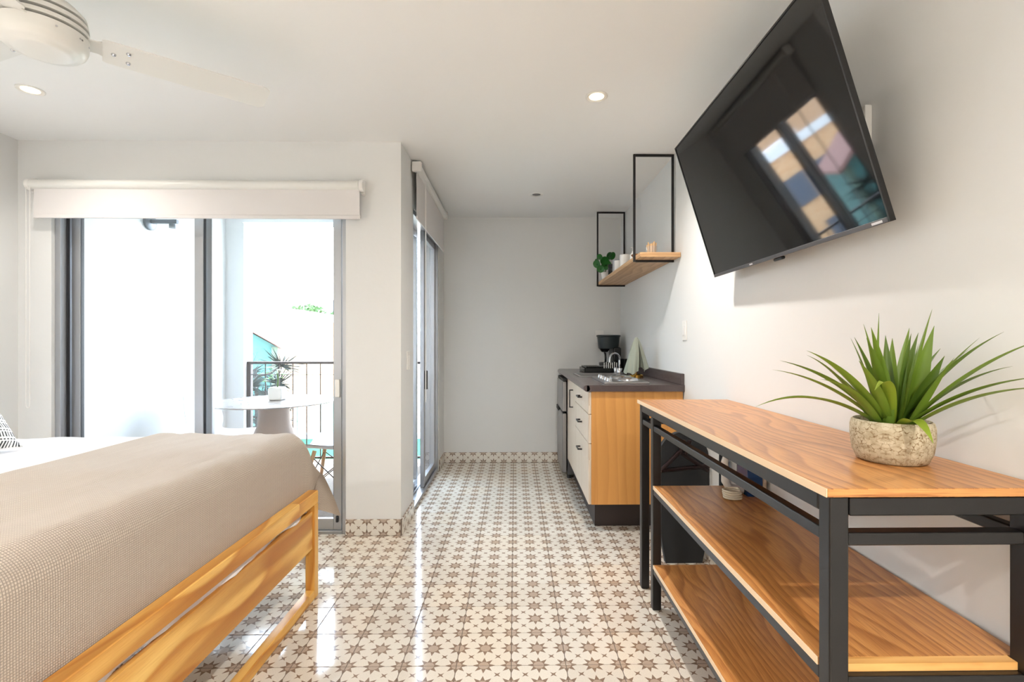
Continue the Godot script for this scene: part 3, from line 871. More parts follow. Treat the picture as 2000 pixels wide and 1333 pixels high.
	part("filter_funnel", lat([Vector2(0, 1.115), Vector2(0.088, 1.115), Vector2(0.094, 1.12), Vector2(0.106, 1.228), Vector2(0.114, 1.232), Vector2(0.114, 1.243), Vector2(0.1, 1.246), Vector2(0, 1.248)], 36, mv(P(0.889, 0, 4.645))), M.plastic_teal_black, t)
	part("spout_collar", lat([Vector2(0, 1.085), Vector2(0.03, 1.085), Vector2(0.05, 1.116), Vector2(0, 1.116)], 20, mv(P(0.85, 0, 4.63))), M.plastic_black, t)
	var jug := part("carafe", lat([Vector2(0, 0.952), Vector2(0.05, 0.952), Vector2(0.058, 0.97), Vector2(0.06, 1.0), Vector2(0.05, 1.05), Vector2(0.038, 1.075), Vector2(0.036, 1.082)], 28, mv(P(0.85, 0, 4.62))), M.clear_glass, t)
	part("jug_handle", tub([P(0.84, 1.075, 4.57), P(0.838, 1.07, 4.53), P(0.838, 1.03, 4.515), P(0.838, 0.98, 4.53), P(0.84, 0.97, 4.56)], 0.009, 8), M.plastic_black, jug)
	part("coffee", lat([Vector2(0, 0.955), Vector2(0.048, 0.956), Vector2(0.056, 0.972), Vector2(0.056, 0.99), Vector2(0, 0.99)], 24, mv(P(0.85, 0, 4.62))), M.plastic_black, jug)
	single("tumbler", lat([Vector2(0, 0), Vector2(0.024, 0), Vector2(0.036, 0.11), Vector2(0.039, 0.114), Vector2(0.033, 0.114), Vector2(0.022, 0.004), Vector2(0, 0.004)], 24, mv(P(0.965, 0.916, 4.3))), M.plastic_black, "black tapered tumbler between the dish rack and the right wall", "cup", P(0.965, 0.916, 4.3))
	# towel stand
	t = thing("towel_stand", "brass towel stand with a round base beside the hob", "towel stand", P(0.9, 0.916, 3.62))
	part("base", lat([Vector2(0, 0), Vector2(0.052, 0), Vector2(0.052, 0.018), Vector2(0.047, 0.022), Vector2(0.044, 0.012), Vector2(0, 0.012)], 32, mv(P(0.9, 0.916, 3.62))), M.brass, t)
	part("rod", tub([P(0.9, 0.925, 3.62), P(0.9, 1.205, 3.62)], 0.006, 10), M.brass, t)
	b = Mb.new()
	var hang := func(u: float, v: float) -> Vector3:
		var a := 1.2 + 0.28 * v + (TAU - 0.5 * v) * u
		var r := 0.008 + 0.074 * pow(v, 0.7)
		var f := 1.0 + (0.26 * sin(a * 2.0 - 0.5) + 0.12 * sin(a * 7.0)) * v - 0.5 * v * exp(-pow((u - 0.02) * 22.0, 2.0)) - 0.35 * v * exp(-pow((u - 0.98) * 22.0, 2.0))
		var y := 1.214 - 0.25 * v - 0.02 * cos(a + 0.4) * -v + 0.008 * sin(a * 5.0) * v
		return P(0.9, 0, 3.62) + Vector3(cos(a) * r * f, y, sin(a) * r * f * 0.8)
	b.grid(40, 16, hang, Vector2(0.4, 0.3), true)
	b.lathe([Vector2(0, 1.216), Vector2(0.008, 1.213)], 12, mv(P(0.9, 0, 3.62)))
	single("dish_towel", b, M.towel, "sage grey dish towel draped over the brass stand", "towel", P(0.9, 0.95, 3.62))

func build_shelf():
	var t := thing("wall_shelf", "wooden shelf hung in two black metal frames above the worktop", "shelf", P(0.9, 1.71, 3.85))
	part("board", bx(0.782, 1.038, 1.712, 1.742, 3.05, 4.62, 0.002, 2, Vector2(0.05, 0.1)), M.shelf_wood, t)
	for d in [3.17, 4.58]:
		var b := Mb.new()
		var r := 0.007
		addbx(b, 0.768, 0.782, 1.7, 2.398, d - r, d + r, 0.001)
		addbx(b, 1.018, 1.032, 1.742, 2.398, d - r, d + r, 0.001)
		addbx(b, 0.782, 1.018, 2.384, 2.398, d - r, d + r, 0.001)
		addbx(b, 0.782, 1.032, 1.698, 1.712, d - r, d + r, 0.001)
		part("hanging_frame", b, M.black_frame, t)
	var sy := 1.742
	# plant
	t = thing("potted_plant", "small round-leaved green plant in a white pot at the far shelf end", "plant", P(0.815, sy, 4.42))
	part("pot", lat([Vector2(0, 0), Vector2(0.026, 0), Vector2(0.036, 0.06), Vector2(0.038, 0.066), Vector2(0.034, 0.066), Vector2(0.03, 0.05), Vector2(0, 0.05)], 24, mv(P(0.815, sy, 4.42))), M.ceramic_white, t)
	for l in [[-0.05, 0.115, -0.03, 0.045], [-0.01, 0.13, 0.03, 0.04], [0.03, 0.18, 0.0, 0.034], [0.05, 0.175, 0.03, 0.036], [-0.075, 0.1, 0.04, 0.036], [-0.05, 0.165, 0.04, 0.026], [0.0, 0.09, 0.05, 0.045], [-0.045, 0.055, 0.05, 0.034]]:
		var tip := P(0.815, sy + 0.05, 4.42) + Vector3(l[0], l[1] - 0.02, l[2])
		var base := P(0.815, sy + 0.045, 4.42)
		part("stalk", tub([base, base.lerp(tip, 0.5) + Vector3(0, 0.02, 0), tip], 0.0016, 5), M.stem, t)
		var b := Mb.new()
		var fwd := (Vector3(l[0], 0.02, l[2] + 0.05)).normalized()
		var rt := fwd.cross(Vector3.UP).normalized()
		var lf := func(u: float, v: float) -> Vector3:
			var a := TAU * u
			var q: Vector2 = Vector2(cos(a), sin(a)) * v * float(l[3])
			return tip + rt * q.x + (Vector3.UP * 0.85 + fwd * 0.35).normalized() * q.y + fwd * (0.012 * v * v + 0.004)
		b.grid(16, 4, lf)
		part("leaf", b, M.leaf_deep, t)
	single("canister", lat([Vector2(0, 0), Vector2(0.034, 0), Vector2(0.034, 0.07), Vector2(0.036, 0.072), Vector2(0.036, 0.105), Vector2(0.03, 0.108), Vector2(0, 0.108)], 24, mv(P(0.84, sy, 4.22))), M.plastic_black, "black lidded canister on the shelf beside the plant", "canister", P(0.84, sy, 4.22))
	single("canister", lat([Vector2(0, 0), Vector2(0.034, 0), Vector2(0.034, 0.118), Vector2(0.03, 0.12), Vector2(0, 0.12)], 24, mv(P(0.845, sy, 4.06))), M.ceramic_grey, "pale grey canister on the shelf between black canister and white mugs", "canister", P(0.845, sy, 4.06))
	for s in [[0.835, 3.9, 0.085, "white mug on the shelf next to the grey canister"], [0.84, 3.72, 0.1, "larger white mug in the middle of the shelf"]]:
		t = thing("mug", s[3], "mug", P(s[0], sy, s[1]), "white mugs on the shelf")
		part("cup", lat([Vector2(0, 0), Vector2(0.036, 0), Vector2(0.041, 0.006), Vector2(0.042, s[2]), Vector2(0.039, s[2]), Vector2(0.038, 0.008), Vector2(0, 0.006)], 28, mv(P(s[0], sy, s[1]))), M.ceramic_white, t)
		part("handle", tub([P(s[0] + 0.04, sy + s[2] * 0.8, s[1]), P(s[0] + 0.066, sy + s[2] * 0.75, s[1]), P(s[0] + 0.068, sy + s[2] * 0.4, s[1]), P(s[0] + 0.04, sy + s[2] * 0.25, s[1])], 0.005, 8), M.ceramic_white, t)
	t = thing("bottle", "small white dispenser bottle near the front frame of the shelf", "bottle", P(0.83, sy, 3.43))
	part("body", lat([Vector2(0, 0), Vector2(0.02, 0), Vector2(0.022, 0.01), Vector2(0.022, 0.05), Vector2(0.009, 0.066), Vector2(0.008, 0.075), Vector2(0, 0.075)], 20, mv(P(0.83, sy, 3.43))), M.ceramic_white, t)
	part("pump", tub([P(0.83, sy + 0.075, 3.43), P(0.83, sy + 0.1, 3.43), P(0.812, sy + 0.102, 3.43)], 0.004, 8), M.ceramic_white, t)
	single("bowl", lat([Vector2(0, 0), Vector2(0.03, 0), Vector2(0.058, 0.026), Vector2(0.06, 0.03), Vector2(0.055, 0.03), Vector2(0.028, 0.006), Vector2(0, 0.005)], 28, mv(P(0.85, sy, 3.32))), M.bowl_wood, "small brown wooden bowl at the near end of the shelf", "bowl", P(0.85, sy, 3.32))
	t = thing("straw_jar", "clear jar packed with straw-coloured sticks at the near shelf end", "jar", P(0.885, sy, 3.16))
	part("glass", lat([Vector2(0, 0), Vector2(0.035, 0), Vector2(0.037, 0.004), Vector2(0.037, 0.055), Vector2(0.034, 0.055), Vector2(0.033, 0.006), Vector2(0, 0.005)], 24, mv(P(0.885, sy, 3.16))), M.clear_glass, t)
	var jr := RandomNumberGenerator.new()
	jr.seed = 4
	for k in 14:
		var a := k * 2.4
		var r := 0.026 * sqrt((k + 0.5) / 14.0)
		var p := P(0.885, sy + 0.006, 3.16) + Vector3(cos(a) * r, 0, sin(a) * r)
		part("stick", tub([p, p + Vector3(cos(a) * 0.006, jr.randf_range(0.06, 0.078), sin(a) * 0.006)], 0.0045, 6), M.straw, t)

# ---------------------------------------------------------------- console with plant and iron
func build_console():
	var t := thing("console_table", "oak console table with a black steel frame and two lower shelves along the right wall", "console table", P(0.815, 0, 1.65))
	part("tabletop", bx(0.597, 1.035, 0.883, 0.90, 0.927, 2.375, 0.0015, 2, Vector2(0.4, 0.05)), M.oak, t)
	var s := 0.038
	for x in [0.605, 0.99]:
		for d in [0.932, 2.33]: part("leg", bx(x, x + s, 0, 0.883, d, d + s, 0.004), M.black_steel, t)
		part("inner_post", bx(x, x + s, 0, 0.845, 2.14, 2.178, 0.004), M.black_steel, t)
		part("top_rail", bx(x, x + s, 0.845, 0.882, 0.97, 2.33, 0.004), M.black_steel, t)
		part("side_rail", bx(x + 0.004, x + 0.03, 0.786, 0.812, 0.97, 2.33, 0.004), M.black_steel, t)
		for y in [0.534, 0.187]: part("shelf_rail", bx(x + 0.002, x + 0.03, y - 0.027, y, 0.97, 2.14, 0.003), M.black_steel, t)
	for d in [0.932, 2.33]:
		part("top_rail", bx(0.643, 0.99, 0.845, 0.882, d, d + s, 0.004), M.black_steel, t)
		part("end_rail", bx(0.643, 0.99, 0.786, 0.812, d + 0.004, d + 0.034, 0.004), M.black_steel, t)
	for y in [0.534, 0.187]:
		part("end_rail", bx(0.643, 0.99, y - 0.027, y, 0.936, 0.964, 0.003), M.black_steel, t)
		part("end_rail", bx(0.643, 0.99, y - 0.027, y, 2.145, 2.172, 0.003), M.black_steel, t)
	part("shelf", bx(0.607, 1.026, 0.534, 0.55, 0.972, 2.138, 0.001, 2, Vector2(0.1, 0.12)), M.oak, t)
	part("shelf", bx(0.607, 1.026, 0.187, 0.203, 0.972, 2.138, 0.001, 2, Vector2(0.75, 0.3)), M.oak, t)
	part("edge_band", bx(0.5945, 0.597, 0.883, 0.90, 0.927, 2.375, 0.0008), M.edge_lit_pale, t, "pale edge strip with window light in its colour")  # left edges only: banding painted as bright as the window makes it
	for y in [0.534, 0.187]: part("edge_band", bx(0.6045, 0.607, y, y + 0.016, 0.972, 2.138, 0.0008), M.edge_lit_pale, t, "pale edge strip with window light in its colour")
	for y in [0.534, 0.187]: part("edge_band", bx(0.645, 0.99, y, y + 0.016, 0.95, 0.972, 0.001, 0), M.oak_edge, t)

	# plant on top
	var pc := P(0.893, 0.9, 1.15)
	t = thing("potted_plant", "long-leaved green plant in a cracked cream pot on the console", "plant", pc)
	part("pot", lat([Vector2(0, 0), Vector2(0.062, 0), Vector2(0.07, 0.004), Vector2(0.079, 0.025), Vector2(0.083, 0.055), Vector2(0.083, 0.082), Vector2(0.08, 0.094), Vector2(0.076, 0.097), Vector2(0.071, 0.093), Vector2(0.069, 0.078), Vector2(0, 0.076)], 48, mv(pc), 0.5), M.pot_crackle, t)
	part("soil", lat([Vector2(0, 0.08), Vector2(0.05, 0.079), Vector2(0.07, 0.076)], 24, mv(pc)), M.soil, t)
	var tips := [[0.554, 1.031, 1.120, "d"], [0.635, 1.112, 1.200, "a"], [0.577, 1.140, 1.060, "a"], [0.600, 1.163, 1.000, "a"], [0.732, 1.148, 1.220, "a"], [0.804, 1.192, 1.150, "u"], [0.862, 1.225, 1.200, "u"], [0.771, 1.212, 1.050, "u"], [0.886, 1.251, 1.180, "n"], [0.917, 1.197, 1.200, "u"], [0.977, 1.215, 1.200, "u"], [0.879, 1.250, 1.020, "w"], [0.970, 1.218, 1.120, "w"], [0.983, 1.203, 1.180, "u"], [1.020, 1.165, 1.160, "u"], [0.908, 1.148, 1.000, "w"], [1.016, 1.166, 1.080, "u"], [1.000, 1.190, 1.040, "u"], [0.992, 1.201, 0.980, "a"], [1.009, 1.187, 0.920, "a"], [1.010, 1.131, 0.980, "a"], [1.008, 1.116, 0.910, "a"], [1.007, 1.096, 0.900, "a"], [0.847, 0.975, 0.980, "f"], [0.727, 1.083, 0.980, "c"], [0.709, 1.142, 1.000, "u"], [0.725, 1.189, 1.000, "u"], [0.850, 1.177, 1.020, "w"], [0.80, 1.16, 1.06, "u"], [0.86, 1.14, 1.06, "w"], [0.95, 1.15, 1.07, "w"], [0.66, 1.10, 1.05, "a"], [0.90, 1.2, 1.1, "u"], [0.83, 1.19, 1.2, "u"], [0.95, 1.19, 1.22, "u"], [0.78, 1.13, 1.25, "u"]]
	var lr := RandomNumberGenerator.new()
	lr.seed = 8
	for l in tips:
		var tip := P(l[0], l[1], l[2])
		var kind: String = l[3]
		var out := (tip - pc) * Vector3(1, 0, 1)
		var base := pc + Vector3(0, 0.075, 0) + out.normalized() * lr.randf_range(0.012, 0.04)
		var mid := base.lerp(tip, 0.5)
		var wide := 0.0125
		match kind:
			"d": mid = base.lerp(tip, 0.52) + Vector3(0, 0.085, 0)
			"a": mid = base.lerp(tip, 0.5) + Vector3(0, 0.05, 0)
			"u": mid = base.lerp(tip, 0.5) - out * 0.14 + Vector3(0, 0.01, 0); wide = 0.0125
			"w": mid = base.lerp(tip, 0.5) - out * 0.12; wide = 0.017
			"n": wide = 0.006
			"f": mid = base.lerp(tip, 0.5) + Vector3(0, 0.065, 0); wide = 0.014
			"c": mid = base.lerp(tip, 0.45) + Vector3(0.02, 0.11, 0); wide = 0.012
		var lb := Mb.new()
		var dir0 := (tip - base).normalized()
		var side := dir0.cross(Vector3.UP).normalized()
		if kind == "w": side = side.lerp(Vector3(1, 0, -0.2), 0.6).normalized()
		var wl := wide
		var blade := func(u: float, v: float) -> Vector3:
			var p := base.lerp(mid, v).lerp(mid.lerp(tip, v), v)
			var dr := (mid.lerp(tip, v) - base.lerp(mid, v)).normalized()
			var up := side.cross(dr).normalized()
			var wv := wl * (0.55 + 0.9 * sin(PI * minf(v * 0.75 + 0.12, 1.0)) * 0.6) * (1.0 - pow(v, 2.8)) + 0.0003
			var k := u * 2.0 - 1.0
			return p + side * k * wv + up * absf(k) * wv * 0.45
		lb.grid(4, 18, blade, Vector2.ONE, true)
		part("leaf", lb, M["blade_%d" % (2 if kind in ["f", "c"] else lr.randi() % 2)], t)

	# iron standing on its heel on the middle shelf
	var ic := P(0.945, 0.55, 2.03)
	t = thing("clothes_iron", "blue and white steam iron standing upright on the console's middle shelf", "iron", ic)
	var b := Mb.new()
	var sole := PackedVector2Array([Vector2(-0.055, 0), Vector2(0.055, 0), Vector2(0.058, 0.06), Vector2(0.05, 0.13), Vector2(0.03, 0.19), Vector2(0, 0.235), Vector2(-0.03, 0.19), Vector2(-0.05, 0.13), Vector2(-0.058, 0.06)])
	b.prism(sole, 0.012, Transform3D(Basis(Vector3(0, 0, 1), Vector3(0, 1, 0), Vector3(-1, 0, 0)), ic + Vector3(0.075, 0.0, 0)))
	part("soleplate", b, M.soleplate, t)
	b = Mb.new()
	b.prism(PackedVector2Array([Vector2(-0.05, 0), Vector2(0.05, 0), Vector2(0.05, 0.08), Vector2(0.04, 0.14), Vector2(0, 0.2), Vector2(-0.04, 0.14), Vector2(-0.05, 0.08)]), 0.06, Transform3D(Basis(Vector3(0, 0, 1), Vector3(0, 1, 0), Vector3(-1, 0, 0)), ic + Vector3(0.063, 0.0, 0)))
	part("water_tank", b, M.blue_tank, t, "deep blue water tank")
	part("handle", tub([ic + Vector3(0.01, 0.015, 0), ic + Vector3(-0.05, 0.02, 0), ic + Vector3(-0.068, 0.05, 0), ic + Vector3(-0.07, 0.13, 0), ic + Vector3(-0.05, 0.19, 0), ic + Vector3(0.01, 0.19, 0)], [0.018, 0.019, 0.017, 0.015, 0.015, 0.014], 12), M.iron_white, t)
	var coil := []
	for k in 80:
		var a := TAU * k / 20.0
		coil.append(P(0.872, 0.555 + 0.0085 * k / 20.0, 1.955) + Vector3(cos(a) * (0.034 + 0.002 * sin(k)), 0, sin(a) * 0.026))
	coil.append(P(0.91, 0.575, 1.985)); coil.append(P(0.925, 0.572, 2.015))
	part("power_cord", tub(coil, 0.0042, 6), M.cord_white, t)

	# small ironing board leaning in the gap behind the console
	t = thing("ironing_board", "charcoal covered ironing board leaning upright between console and kitchen cabinet", "ironing board", P(0.9, 0, 2.6))
	var outline := PackedVector2Array()
	for k in 13:
		var a := PI * k / 12.0
		outline.append(Vector2(0.9 + 0.135 * cos(a), 0.56 + 0.14 * sin(a)))
	for p in [[0.765, 0.3], [0.772, 0.2], [0.79, 0.08], [0.805, 0.0], [1.0, 0.0], [1.02, 0.1], [1.034, 0.25]]: outline.append(Vector2(p[0], p[1]))
	b = Mb.new()
	b.prism(outline, -0.035, mv(P(0, 0, 2.6)))
	part("padded_cover", b, M.board_cover, t)
	for q in [[0.77, 0.50, 0.87, 0.60], [0.87, 0.60, 1.02, 0.5], [0.772, 0.5, 1.03, 0.525], [0.895, 0.66, 0.87, 0.585], [0.925, 0.66, 0.9, 0.585]]:
		b = Mb.new()
		b.tube([P(q[0], q[1], 2.575), P(q[2], q[3], 2.575)], 0.011, 10)
		part("leg_bar", b, M.board_bar, t)

# ---------------------------------------------------------------- bed
func build_bed():
	var t := thing("bed", "honey-coloured wooden bed with an open footboard and floor rail", "bed", P(-1.9, 0, 1.37))
	part("top_rail", bx(-0.964, -0.917, 0.43, 0.49, 0.4, 2.3, 0.004, 2, Vector2(0.1, 0.0)), M.bed_wood, t)
	part("foot_panel", bx(-0.945, -0.925, 0.232, 0.404, 0.44, 2.255, 0.003, 2, Vector2(0.3, 0.17)), M.bed_wood, t)
	part("floor_rail", bx(-0.957, -0.917, 0, 0.043, 0.4, 2.257, 0.004, 2, Vector2(0.2, 0.33)), M.bed_wood, t)
	for d in [0.4, 2.257]: part("post", bx(-0.96, -0.917, 0.0 if d > 2 else 0.043, 0.43, d, d + 0.043, 0.003, 1, Vector2(0.3, 0.1)), M.bed_wood, t)
	for d in [0.42, 2.24]: part("side_rail", bx(-2.92, -0.96, 0.25, 0.4, d, d + 0.03, 0.003, 0), M.bed_wood, t)
	for k in 6: part("slat", bx(-2.85 + 0.33 * k, -2.76 + 0.33 * k, 0.375, 0.395, 0.45, 2.24, 0.002, 2), M.bed_wood, t)
	for d in [0.42, 2.2]: part("head_leg", bx(-2.92, -2.87, 0, 0.4, d, d + 0.05, 0.003, 1), M.bed_wood, t)
	single("mattress", bx(-2.95, -0.99, 0.4, 0.735, 0.45, 2.28, 0.05), M.mattress, "thick white mattress on the wooden bed frame", "mattress", P(-1.97, 0.4, 1.37))

	# white bed cover: top, foot side tucked behind the rail, hanging over the far side
	var wob := noise(101, 1.0, 3)
	var top := 0.752
	var sheet := func(u: float, v: float) -> Vector3:
		var q := drape(u * 2.36, v * (2.1 + 0.33 * smoothstep(0.76, 0.8, u)), -2.93, -0.978, 2.286, top, 0.07, 0.014, 0.405)
		if v < 0.85 and q.x > -0.99: q.x += 0.052 * smoothstep(0.45, 0.415, q.y) * (0.75 + 0.5 * wob.get_noise_2d(v * 7.0, 3.0))
		q.y += wob.get_noise_2d(u * 9.0, v * 9.0) * 0.01
		return q
	var b := Mb.new()
	b.grid(60, 70, sheet, Vector2(2.2, 2.6), true)
	single("bed_cover", b, M.white_sheet, "white cotton cover spread over the mattress", "bed cover", P(-1.97, 0.5, 1.37))

	var throw := func(u: float, v: float) -> Vector3:
		var q := drape(u * 1.0 + 1.3, v * 2.22, -2.93, -0.966, 2.318, top + 0.016 - 0.012 * (1.0 - smoothstep(0.0, 0.02, u)), 0.085, 0.058, 0.46)
		var w := wob.get_noise_2d(u * 2.5 + 5.0, v * 4.0) * 0.012 + wob.get_noise_2d(u * 12.0 + 5.0, v * 3.0) * 0.004
		if q.y > 0.7: q.y += w * smoothstep(0.0, 0.05, u)
		return q
	b = Mb.new()
	b.grid(70, 150, throw, Vector2(1.0, 2.19), true)
	var th := single("throw_blanket", b, M.throw_weave, "taupe woven throw across the foot of the bed", "blanket", P(-1.3, 0.5, 1.37))
	# cushion leaning at the head side
	t = thing("cushion", "white cushion printed with rows of black strokes on the bed", "cushion", P(-1.97, 0.757, 1.78))
	var cb := Mb.new()
	var cxf := Transform3D(Basis(Vector3(0, 0, -1), Vector3(-0.55, 0.83, 0).normalized(), Vector3(0.83, 0.55, 0).normalized()), P(-1.985, 0.765, 1.775))
	for s in [-1.0, 1.0]:
		var puff := func(u: float, v: float) -> Vector3:
			var x := u * 2.0 - 1.0; var y := v * 2.0 - 1.0
			var e := (1.0 - pow(absf(x), 2.6)) * (1.0 - pow(absf(y), 2.6))
			var pinch := 1.0 - 0.07 * (1.0 - x * x) * absf(y) - 0.0
			var pinchx := 1.0 - 0.07 * (1.0 - y * y)
			return cxf * Vector3(x * 0.225 * pinchx, 0.215 + y * 0.225 * pinch, s * 0.075 * pow(maxf(e, 0.0), 0.55))
		cb.grid(22, 22, puff, Vector2.ONE, s < 0)
	part("cover", cb, M.cushion_print, t)
	t = thing("pillow", "plain white pillow behind the printed cushion", "pillow", P(-2.45, 0.757, 1.78))
	var pb := Mb.new()
	var pxf := Transform3D(Basis(Vector3(0, 0, -1), Vector3(-0.62, 0.78, 0).normalized(), Vector3(0.78, 0.62, 0).normalized()), P(-2.2, 0.775, 1.75))
	for s in [-1.0, 1.0]:
		var puff := func(u: float, v: float) -> Vector3:
			var x := u * 2.0 - 1.0; var y := v * 2.0 - 1.0
			var e := (1.0 - pow(absf(x), 3.0)) * (1.0 - pow(absf(y), 3.0))
			return pxf * Vector3(x * 0.3, 0.215 + y * 0.22, s * 0.09 * pow(maxf(e, 0.0), 0.55))
		pb.grid(20, 20, puff, Vector2.ONE, s < 0)
	part("cover", pb, M.white_sheet, t)

# cloth laid over the bed: s metres from the head towards the foot, w metres from the near side to the far side
func drape(s: float, w: float, x0: float, x1: float, dfar: float, top: float, rad: float, flare: float, low: float) -> Vector3:
	var run := x1 - rad - x0
	var fall_s := maxf(s - run, 0.0)
	var dnear := 0.42
	var runw := dfar - rad - dnear
	var fall_w := maxf(w - runw, 0.0)
	var bend := func(f: float) -> Vector2:   # (out, down) along a quarter turn and then straight down
		var arc := rad * PI / 2.0
		if f < arc: return Vector2(sin(f / rad) * rad, (1.0 - cos(f / rad)) * rad)
		return Vector2(rad, rad + f - arc)
	var bs: Vector2 = bend.call(fall_s)
	var bw: Vector2 = bend.call(fall_w)
	var loose := smoothstep(0.03, 0.3, bw.y)
	var down_s := minf(bs.y, top - low) * (1.0 - 0.8 * smoothstep(0.0, 0.16, bw.y))
	var x := x0 + minf(s, run) + bs.x + bw.y * minf(bs.y, 0.35) * (flare * 18.0)
	var y := top - down_s - bw.y
	var d := dnear + minf(w, runw) + bw.x + flare * loose * (0.35 + 0.4 * sin(s * 9.0))
	return P(x, maxf(y, 0.09), d)

# ---------------------------------------------------------------- balcony
func shell_chair(called: String, label: String, at: Vector3, turn: float) -> Node3D:
	var t := thing(called, label, "chair", at, "white shell chairs on the balcony")
	t.rotation.y = turn
	origin[t] = Vector3.ZERO
	var c := Curve3D.new()
	for p in [[0.235, 0.40], [0.2, 0.425], [0.1, 0.425], [-0.05, 0.415], [-0.16, 0.43], [-0.21, 0.49], [-0.24, 0.6], [-0.27, 0.72], [-0.285, 0.79]]: c.add_point(Vector3(p[0], p[1], 0))
	var b := Mb.new()
	for off in [0.0, 0.006]:
		var f := func(u: float, v: float) -> Vector3:
			var q := c.sample_baked(v * c.get_baked_length(), true)
			var k := u * 2.0 - 1.0
			var w := 0.235 - 0.05 * pow(maxf(v - 0.6, 0.0) / 0.4, 2.0) - 0.03 * pow(maxf(0.15 - v, 0.0) / 0.15, 2.0)
			var lift := pow(absf(k), 2.4)
			var back := smoothstep(0.45, 0.75, v)
			return q + Vector3(lift * 0.09 * back, lift * 0.06 * (1.0 - back) - off, k * w)
		b.grid(16, 28, f, Vector2.ONE, off > 0.0)
	part("seat_shell", b, M.shell_white, t)
	for sx in [-1, 1]:
		for sz in [-1, 1]: part("leg", tub([Vector3(sx * 0.11, 0.41, sz * 0.1), Vector3(sx * 0.2, 0.0, sz * 0.2)], [0.015, 0.01], 10), M.chair_wood, t)
	for s in [-1, 1]:
		part("wire_brace", tub([Vector3(-0.17, 0.12, s * 0.17), Vector3(0.12, 0.36, s * 0.11)], 0.004, 6), M.wire, t)
		part("wire_brace", tub([Vector3(0.17, 0.12, s * 0.17), Vector3(-0.12, 0.36, s * 0.11)], 0.004, 6), M.wire, t)
		part("wire_brace", tub([Vector3(s * 0.17, 0.12, -0.17), Vector3(s * 0.12, 0.36, 0.11)], 0.004, 6), M.wire, t)
	return t

